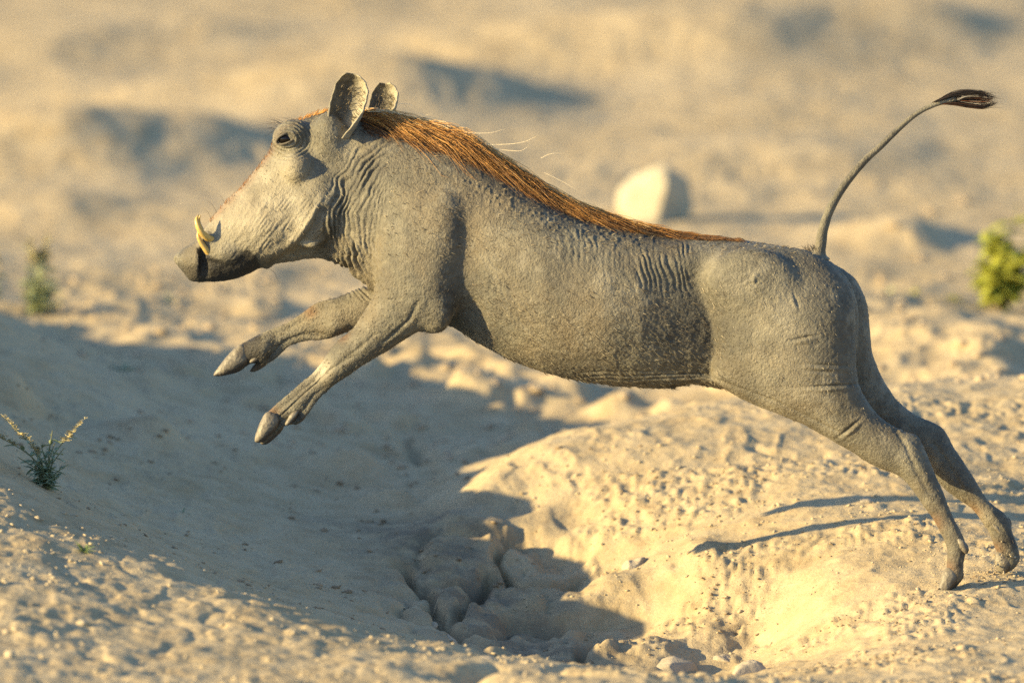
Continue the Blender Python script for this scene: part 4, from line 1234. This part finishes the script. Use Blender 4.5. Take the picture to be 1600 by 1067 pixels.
# pebbles one can pick out on the near bank
PEB = [
 (12,806,10,'pale pebble at the very left edge on the crest of the bank'), (59,809,12,'pale pebble on the bank crest just below the flowering weed'),
 (129,826,10,'pale pebble on the crest right behind the green sprout'), (42,861,13,'bright round pebble left of the green sprout, upper one of a close pair'),
 (36,874,10,'smaller pebble of the close pair left of the green sprout'), (118,878,8,'small pebble just under the green sprout'),
 (52,902,11,'pebble below the close pair on the left of the bank'), (6,906,13,'pebble cut by the left picture edge halfway up the bank'),
 (241,946,9,'pebble on the bank right of the largest pale pebble and above it'), (368,964,9,'lone pebble near the right end of the bank close to its shaded rim'),
 (217,890,9,'pebble at the rim of the bank right of the green sprout'), (175,896,8,'pebble between the green sprout and the rim of the bank'),
 (89,990,11,'pebble on the near bank just left of the largest pale pebble'), (291,1026,11,'pebble low on the near bank right of the largest pale pebble'),
 (420,1030,10,'rightmost pebble of those low on the near bank'), (150,1048,12,'pebble at the bottom picture edge below the largest pale pebble')]
for i, (px, py, sz, lab) in enumerate(PEB):
    p, d_ = on_ground(px, py + sz * .3); k_ = S * (1 + d_ / D)
    if i % 4 == 0: base_me = stone_mesh('pebble', (.5, .5, .42), 40 + i, 2, 4, .25, .05); base_me.materials.append(M_PEB)
    o = bpy.data.objects.new('pebble', base_me); COL.objects.link(o)
    o['label'] = lab; o['category'] = 'pebble'; o['group'] = 'pebbles scattered over the sandy bank'
    o.scale = (sz * k_ * 1.05,) * 3; o.location = (p[0], p[1], p[2] + sz * k_ * .16); o.rotation_euler = (random.uniform(-.4, .4), random.uniform(-.4, .4), random.uniform(0, 6))
for (px, py, sz, lab) in ((129, 973, 20, 'largest pale pebble on the near bank below the green sprout'), (16, 1020, 20, 'big round pebble near the bottom left corner of the bank')):
    p, d_ = on_ground(px, py + 6); k_ = S * (1 + d_ / D)
    o = link('pebble', stone_mesh('pebble', (sz * k_ * .5, sz * k_ * .5, sz * k_ * .42), int(px), 3, 3), M_PEB, label=lab, category='pebble', group='pebbles scattered over the sandy bank')
    o.location = (p[0], p[1], p[2] + sz * k_ * .2)

# clods of earth on the rough ground beyond the gully
cl_me = [stone_mesh('clod', (.5, .5, .38), 90 + i, 2, 6, .3, .1) for i in range(5)]
for m in cl_me: m.materials.append(M_CLOD)
CLOD = [(560,604,16,'blurred clod just behind the near front leg below its wrist'),(648,604,22,'blurred pale clod below the elbow of the leaping animal'),(700,578,28,'large blurred pale clod below the chest right of the elbow'),
        (770,600,24,'blurred clod in the sunlit patch under the front of the belly'),(838,612,26,'blurred clod below the middle of the belly'),(905,626,18,'blurred clod under the belly nearest the shaded trench'),
        (975,622,24,'blurred clod under the rear of the belly'),(640,640,14,'small blurred clod in the shade below the elbow clod'),
        (410,640,18,'blurred clod in the shade between the two front hooves'),(300,548,18,'blurred clod left of the far front hoof'),(250,520,20,'blurred clod below the muzzle left of the far front hoof'),
        (1395,355,26,'blurred clod right of the tail root'),(1455,335,26,'blurred clod between the tail and the green shrub'),(1500,318,28,'blurred clod above and left of the green shrub'),
        (1440,405,24,'blurred clod in the bluish hollow left of the green shrub'),(1480,435,22,'blurred clod touching the shaded hollow beside the green shrub'),(1565,532,24,'blurred clod on the far rim above the far hind leg near the picture edge')]
for i, (px, py, sz, lab) in enumerate(CLOD):
    p, d_ = on_ground(px, py); k_ = S * (1 + d_ / D)
    o = bpy.data.objects.new('clod', cl_me[i % 5]); COL.objects.link(o)
    o['label'] = lab; o['group'] = 'earth clods on the ground beyond the gully'; o['category'] = 'clod'
    o.scale = (sz * k_ * 1.1, sz * k_ * 1.3, sz * k_ * random.uniform(.7, .95)); o.location = (p[0], p[1], p[2] + sz * k_ * .08); o.rotation_euler = (random.uniform(-.4, .4), random.uniform(-.4, .4), random.uniform(0, 6))

def scatter(name, n, region, size, mat, seed, flat=(.45, .75), sub=1, clumpy=None, sink=.2):
    """many small stones joined in one mesh; region in ground coordinates (x0,x1,y0,y1)"""
    r_ = np.random.default_rng(seed)
    x_ = r_.uniform(region[0], region[1], n); y_ = r_.uniform(region[2], region[3], n)
    if clumpy:
        m = vnoise(x_ * clumpy[0], y_ * clumpy[0], seed=seed) + r_.normal(0, .25, n) > clumpy[1]
        x_, y_ = x_[m], y_[m]
    n = len(x_)
    z_ = ground_height(x_, y_)
    v_, f_ = ICO[sub]
    sz = size[0] + (size[1] - size[0]) * r_.random(n) ** 3.5
    fl = r_.uniform(*flat, n)
    jit = 1 + r_.uniform(-.3, .3, (n, len(v_)))
    P_ = v_[None] * jit[..., None]
    a_ = r_.uniform(0, 6.28, n); st_ = r_.uniform(.7, 1.4, n)
    X_ = P_[..., 0] * st_[:, None]; Y_ = P_[..., 1]
    xr = X_ * np.cos(a_)[:, None] - Y_ * np.sin(a_)[:, None]; yr = X_ * np.sin(a_)[:, None] + Y_ * np.cos(a_)[:, None]
    tl = r_.normal(0, .3, n)[:, None]
    zr = P_[..., 2] * fl[:, None] + xr * tl
    VV = np.stack([x_[:, None] + xr * sz[:, None], y_[:, None] + yr * sz[:, None], z_[:, None] + (zr + (fl * (1 - 2 * sink))[:, None] * .5) * sz[:, None]], -1).reshape(-1, 3)
    FF = (f_[None] + (np.arange(n) * len(v_))[:, None, None]).reshape(-1, 3)
    return link(name, make_mesh(name, VV, FF, False), mat, kind='stuff')
scatter('gravel', 3400, (-1.05, .1, -2.0, -.35), (.0012, .0065), M_PEB, 5, clumpy=(4, -.3))
scatter('grit', 9500, (.12, 1.05, -1.5, 1.2), (.0011, .0048), M_CRUMB, 6, (.25, .6), clumpy=(5.5, .38))
scatter('coarse_sand', 3800, (.0, 1.05, -1.5, 1.0), (.0012, .0055), M_PEB, 9, clumpy=(4, -.05))
scatter('soil_crumbs', 900, (-1.0, .1, -.6, 1.6), (.0018, .0085), M_CRUMB, 7, (.3, .6), clumpy=(4, .0))
scatter('small_clods', 2200, (-1.4, 1.5, 1.5, 4.6), (.004, .014), M_CLOD, 8, (.4, .8), clumpy=(2.2, -.2))

# grains thrown up by the hind feet
r_ = np.random.default_rng(3); n = 420
v_, f_ = ICO[1]
c_ = rigid(np.stack([np.where(r_.random(n) < .6, r_.normal(1545, 22, n), r_.normal(1450, 30, n)), float(axis_depth(1520)) + r_.normal(20, 30, n), 908 - np.abs(r_.normal(0, 24, n)) ** 1.05], 1))
VV = (c_[:, None] + v_[None] * ((.0005 + .0020 * r_.random(n) ** 3))[:, None, None]).reshape(-1, 3)
link('flying_sand', make_mesh('flying_sand', VV, (f_[None] + (np.arange(n) * len(v_))[:, None, None]).reshape(-1, 3)), M_PEB, kind='stuff')

# ------------------------------------------------------------------ plants
def leaf_mat(name, a, b, rough=.5, trans=.25):
    t = NT(name); p = t.obj()
    inf = t.n('ObjectInfo')
    col = t.mix(t.noise(p, 35, 2), a, b)
    t.l(col, t.b.inputs['Base Color']); t.b.inputs['Roughness'].default_value = rough
    t.b.inputs['Specular IOR Level'].default_value = .3
    tr_ = t.n('BsdfTranslucent'); t.l(col, tr_.inputs['Color'])
    mx = t.n('MixShader'); mx.inputs[0].default_value = trans
    t.l(t.b.outputs[0], mx.inputs[1]); t.l(tr_.outputs[0], mx.inputs[2])
    t.l(mx.outputs[0], t.t.nodes['Material Output'].inputs['Surface'])
    return t.m
M_WEED = leaf_mat('weed_leaf', (.22, .29, .17), (.36, .42, .26))
M_FLOWER = leaf_mat('flower_spike', (.50, .44, .26), (.66, .58, .34))
M_STEM = plain('plant_stem', (.17, .17, .09), .8, .2, .3, 80, .2)
M_SHRUB = leaf_mat('shrub_leaf', (.30, .36, .05), (.52, .50, .09), .45, .35)
M_PALEW = leaf_mat('pale_weed_leaf', (.30, .36, .16), (.48, .50, .30), .6, .3)
M_SPROUT = leaf_mat('sprout_leaf', (.17, .25, .07), (.30, .36, .14), .5, .3)

def leaf_geo(L, wd, curl=.2, n=5):
    """one pointed leaf with a fold along its midrib and real thickness, along +x"""
    vs_ = []
    for i in range(n + 1):
        u = i / n; hw = wd * .5 * (math.sin(math.pi * min(1, u * .92 + .05)) ** .8); x0 = L * u; z0 = -curl * L * u * u
        th = wd * .035
        for s_, y0, dz in ((1, -hw, hw * .35), (1, 0, 0), (1, hw, hw * .35), (-1, hw, hw * .35), (-1, 0, 0), (-1, -hw, hw * .35)):
            vs_.append((x0, y0, z0 + dz + s_ * th))
    fs_ = []
    for i in range(n):
        for j in range(6):
            k = (j + 1) % 6
            fs_.append((i * 6 + j, i * 6 + k, (i + 1) * 6 + k, (i + 1) * 6 + j))
    fs_.append((0, 1, 2, 3, 4, 5)); fs_.append(tuple(n * 6 + j for j in (5, 4, 3, 2, 1, 0)))
    return np.array(vs_), fs_
def orient(v_, d, roll, at):
    d = np.array(d, float); d /= np.linalg.norm(d)
    up = np.array([0, 0, 1.0]) if abs(d[2]) < .95 else np.array([0, 1.0, 0])
    y_ = np.cross(up, d); y_ /= np.linalg.norm(y_); z_ = np.cross(d, y_)
    c, s_ = math.cos(roll), math.sin(roll)
    y2 = c * y_ + s_ * z_; z2 = -s_ * y_ + c * z_
    return v_[:, :1] * d + v_[:, 1:2] * y2 + v_[:, 2:3] * z2 + np.array(at)
class Join:
    def __init__(self): self.v, self.f, self.n = [], [], 0
    def add(self, v_, f_):
        self.v.append(np.asarray(v_)); self.f += [tuple(int(i) + self.n for i in q) for q in f_]; self.n += len(v_)
    def build(self, name, mat, parent, **kw):
        me = make_mesh(name, np.vstack(self.v), self.f); o = link(name, me, mat, parent)
        for k, v in kw.items(): o[k] = v
        return o

def weed(px, py, stems, label, leaf_m, head_m, leafL, leafW, per, cat='plant', heads=True, radius=.0016, name='weed'):
    """stems: (tip px, tip py, has flower spike)"""
    p, d_ = on_ground(px, py); k_ = S * (1 + d_ / D)
    root = empty(name, p, label, cat)
    js, jl = Join(), Join(); anyleaf = False
    for (tx, ty, fl_) in stems:
        tip = np.array([(tx - px) * k_, random.uniform(-20, 20) * k_, (py - ty) * k_ * .99])
        b0 = np.array([random.uniform(-4, 4) * k_, random.uniform(-4, 4) * k_, -.004])
        mid = b0 * .5 + tip * .5 + np.array([-tip[0] * .22, 0, tip[2] * .10])
        path = catmull([b0, mid * .55 + b0 * .45, mid, tip], 5, False)
        v_, f_ = tube(path, np.linspace(radius, radius * .5, len(path)), 6); js.add(v_, f_)
        for q in range(per):
            u = random.uniform(.12, .97); i = int(u * (len(path) - 1)); at = path[i]
            az = random.uniform(0, 6.28); el = random.uniform(-.2, .9)
            dr = (math.cos(az) * math.cos(el), math.sin(az) * math.cos(el), math.sin(el))
            v_, f_ = leaf_geo(leafL * random.uniform(.6, 1.2), leafW * random.uniform(.8, 1.2), random.uniform(0, .4), 4)
            jl.add(orient(v_, dr, random.uniform(-.6, .6), at), f_); anyleaf = True
        if fl_ and heads:
            jh = Join(); a_ = path[-4]; b_ = path[-1] + (path[-1] - path[-4]) * .6
            ln = np.linalg.norm(b_ - a_)
            for q in range(70):
                u = random.random(); rr = leafW * 1.25 * (1 - .55 * u); az = random.uniform(0, 6.28)
                dr = np.array([math.cos(az), math.sin(az), random.uniform(.1, .8)])
                v_, f_ = leaf_geo(rr * 1.5, rr * .8, .1, 2)
                jh.add(orient(v_, dr, 0, a_ + (b_ - a_) * u), f_)
            jh.build('flower_spike', head_m, root)
    js.build('stems', M_STEM, root, kind='stuff')
    if anyleaf: jl.build('leaves', leaf_m, root, kind='stuff')
    return root

weed(72, 764, [(120,668,1),(52,690,1),(18,662,1),(82,672,0),(100,700,0),(40,700,0),(64,694,0),(108,722,0),(28,712,0),(92,742,0),(-14,676,1),(86,690,0),(56,712,0)],
     'grey green weed with cream flower spikes on the shaded edge of the bank', M_WEED, M_FLOWER, 21 * S, 6.0 * S, 11)
weed(62, 492, [(50,388,1),(72,384,1),(40,420,0),(84,416,0),(60,400,0),(92,455,0),(34,450,0),(100,470,0),(56,430,0),(76,440,0)],
     'blurred pale green weed with whitish heads standing on the far bank', M_PALEW, M_FLOWER, 32 * S, 10 * S, 13)
weed(-12, 470, [(-8,400,1),(4,420,0),(-30,400,0),(-14,430,0)], 'pale green weed half cut off by the picture edge beside the far bank', M_PALEW, M_FLOWER, 26 * S, 8 * S, 12)

# green shrub on the right, every leaf a piece of its own
p, d_ = on_ground(1568, 482); k_ = S * (1 + d_ / D)
shrub = empty('shrub', p, 'leafy yellow green shrub on the broken ground at the right edge', 'shrub')
lm = []
for i in range(4):
    v_, f_ = leaf_geo(44 * k_, 20 * k_, .12 + .1 * i, 5)
    m = make_mesh('leaf', v_, f_); m.materials.append(M_SHRUB); lm.append(m)
js = Join(); nl = 0
for i in range(17):
    az = random.uniform(0, 6.28); sp_ = random.uniform(.1, 1)
    tip = np.array([math.cos(az) * 74 * sp_ + 6, math.sin(az) * 50 * sp_, random.uniform(66, 122) * (1.05 - .4 * sp_)]) * k_
    if i == 0: tip = np.array([-24, 0, 132]) * k_
    if i == 1: tip = np.array([22, 5, 165]) * k_
    path = catmull([(0, 0, -.01), tuple(tip * np.array([.25, .25, .45])), tuple(tip)], 6, False)
    v_, f_ = tube(path, np.linspace(2.2, 1.0, len(path)) * k_, 6); js.add(v_, f_)
    for q in range(15):
        u = random.uniform(.25, 1.0); at = path[int(u * (len(path) - 1))]
        az2 = random.uniform(0, 6.28); el = random.uniform(-.3, 1.0)
        dr = Vector((math.cos(az2) * math.cos(el), math.sin(az2) * math.cos(el), math.sin(el)))
        o = bpy.data.objects.new('leaf', lm[nl % 4]); COL.objects.link(o); o.parent = shrub; nl += 1
        o.location = at; o.rotation_mode = 'QUATERNION'
        o.rotation_quaternion = dr.to_track_quat('X', 'Z'); o.scale = (random.uniform(.6, 1.15),) * 3
js.build('stems', M_STEM, shrub, kind='stuff')

def sprout(px, py, n, L_, W_, label, mat, spread=.9, name='sprout'):
    p, d_ = on_ground(px, py); k_ = S * (1 + d_ / D)
    root = empty(name, p, label, 'sprout')
    for i in range(n):
        az = 6.28 * i / n + random.uniform(-.3, .3); el = random.uniform(.35, 1.25) * spread
        v_, f_ = leaf_geo(L_ * k_ * random.uniform(.7, 1.15), W_ * k_, random.uniform(.1, .45), 5)
        v_ = orient(v_, (math.cos(az) * math.cos(el), math.sin(az) * math.cos(el), math.sin(el)), 0, (0, 0, -.002))
        link('leaf', make_mesh('leaf', v_, f_), mat, root)
    return root
sprout(131, 862, 11, 24, 5.0, 'little bright green sprout growing on the crest of the sunlit bank', M_SPROUT)
sprout(285, 803, 6, 15, 3.2, 'tiny withered sprout on the shaded slope behind the sunlit bank', M_WEED)
sprout(192, 580, 8, 22, 8, 'small dark green tuft in the blurred shade left of the front hooves', M_WEED, .6)
sprout(1432, 462, 10, 22, 8, 'low yellow green tuft to the left of the leafy shrub', M_SHRUB, .6)
sprout(1388, 458, 8, 18, 7, 'faint yellow tuft on the sand farthest left of the shrub', M_PALEW, .6)
sprout(1490, 468, 9, 20, 8, 'low tuft touching the near left side of the shrub', M_SHRUB, .6)
sprout(262, 470, 8, 20, 7, 'faint green tuft on the blurred sand below the muzzle', M_PALEW, .6)
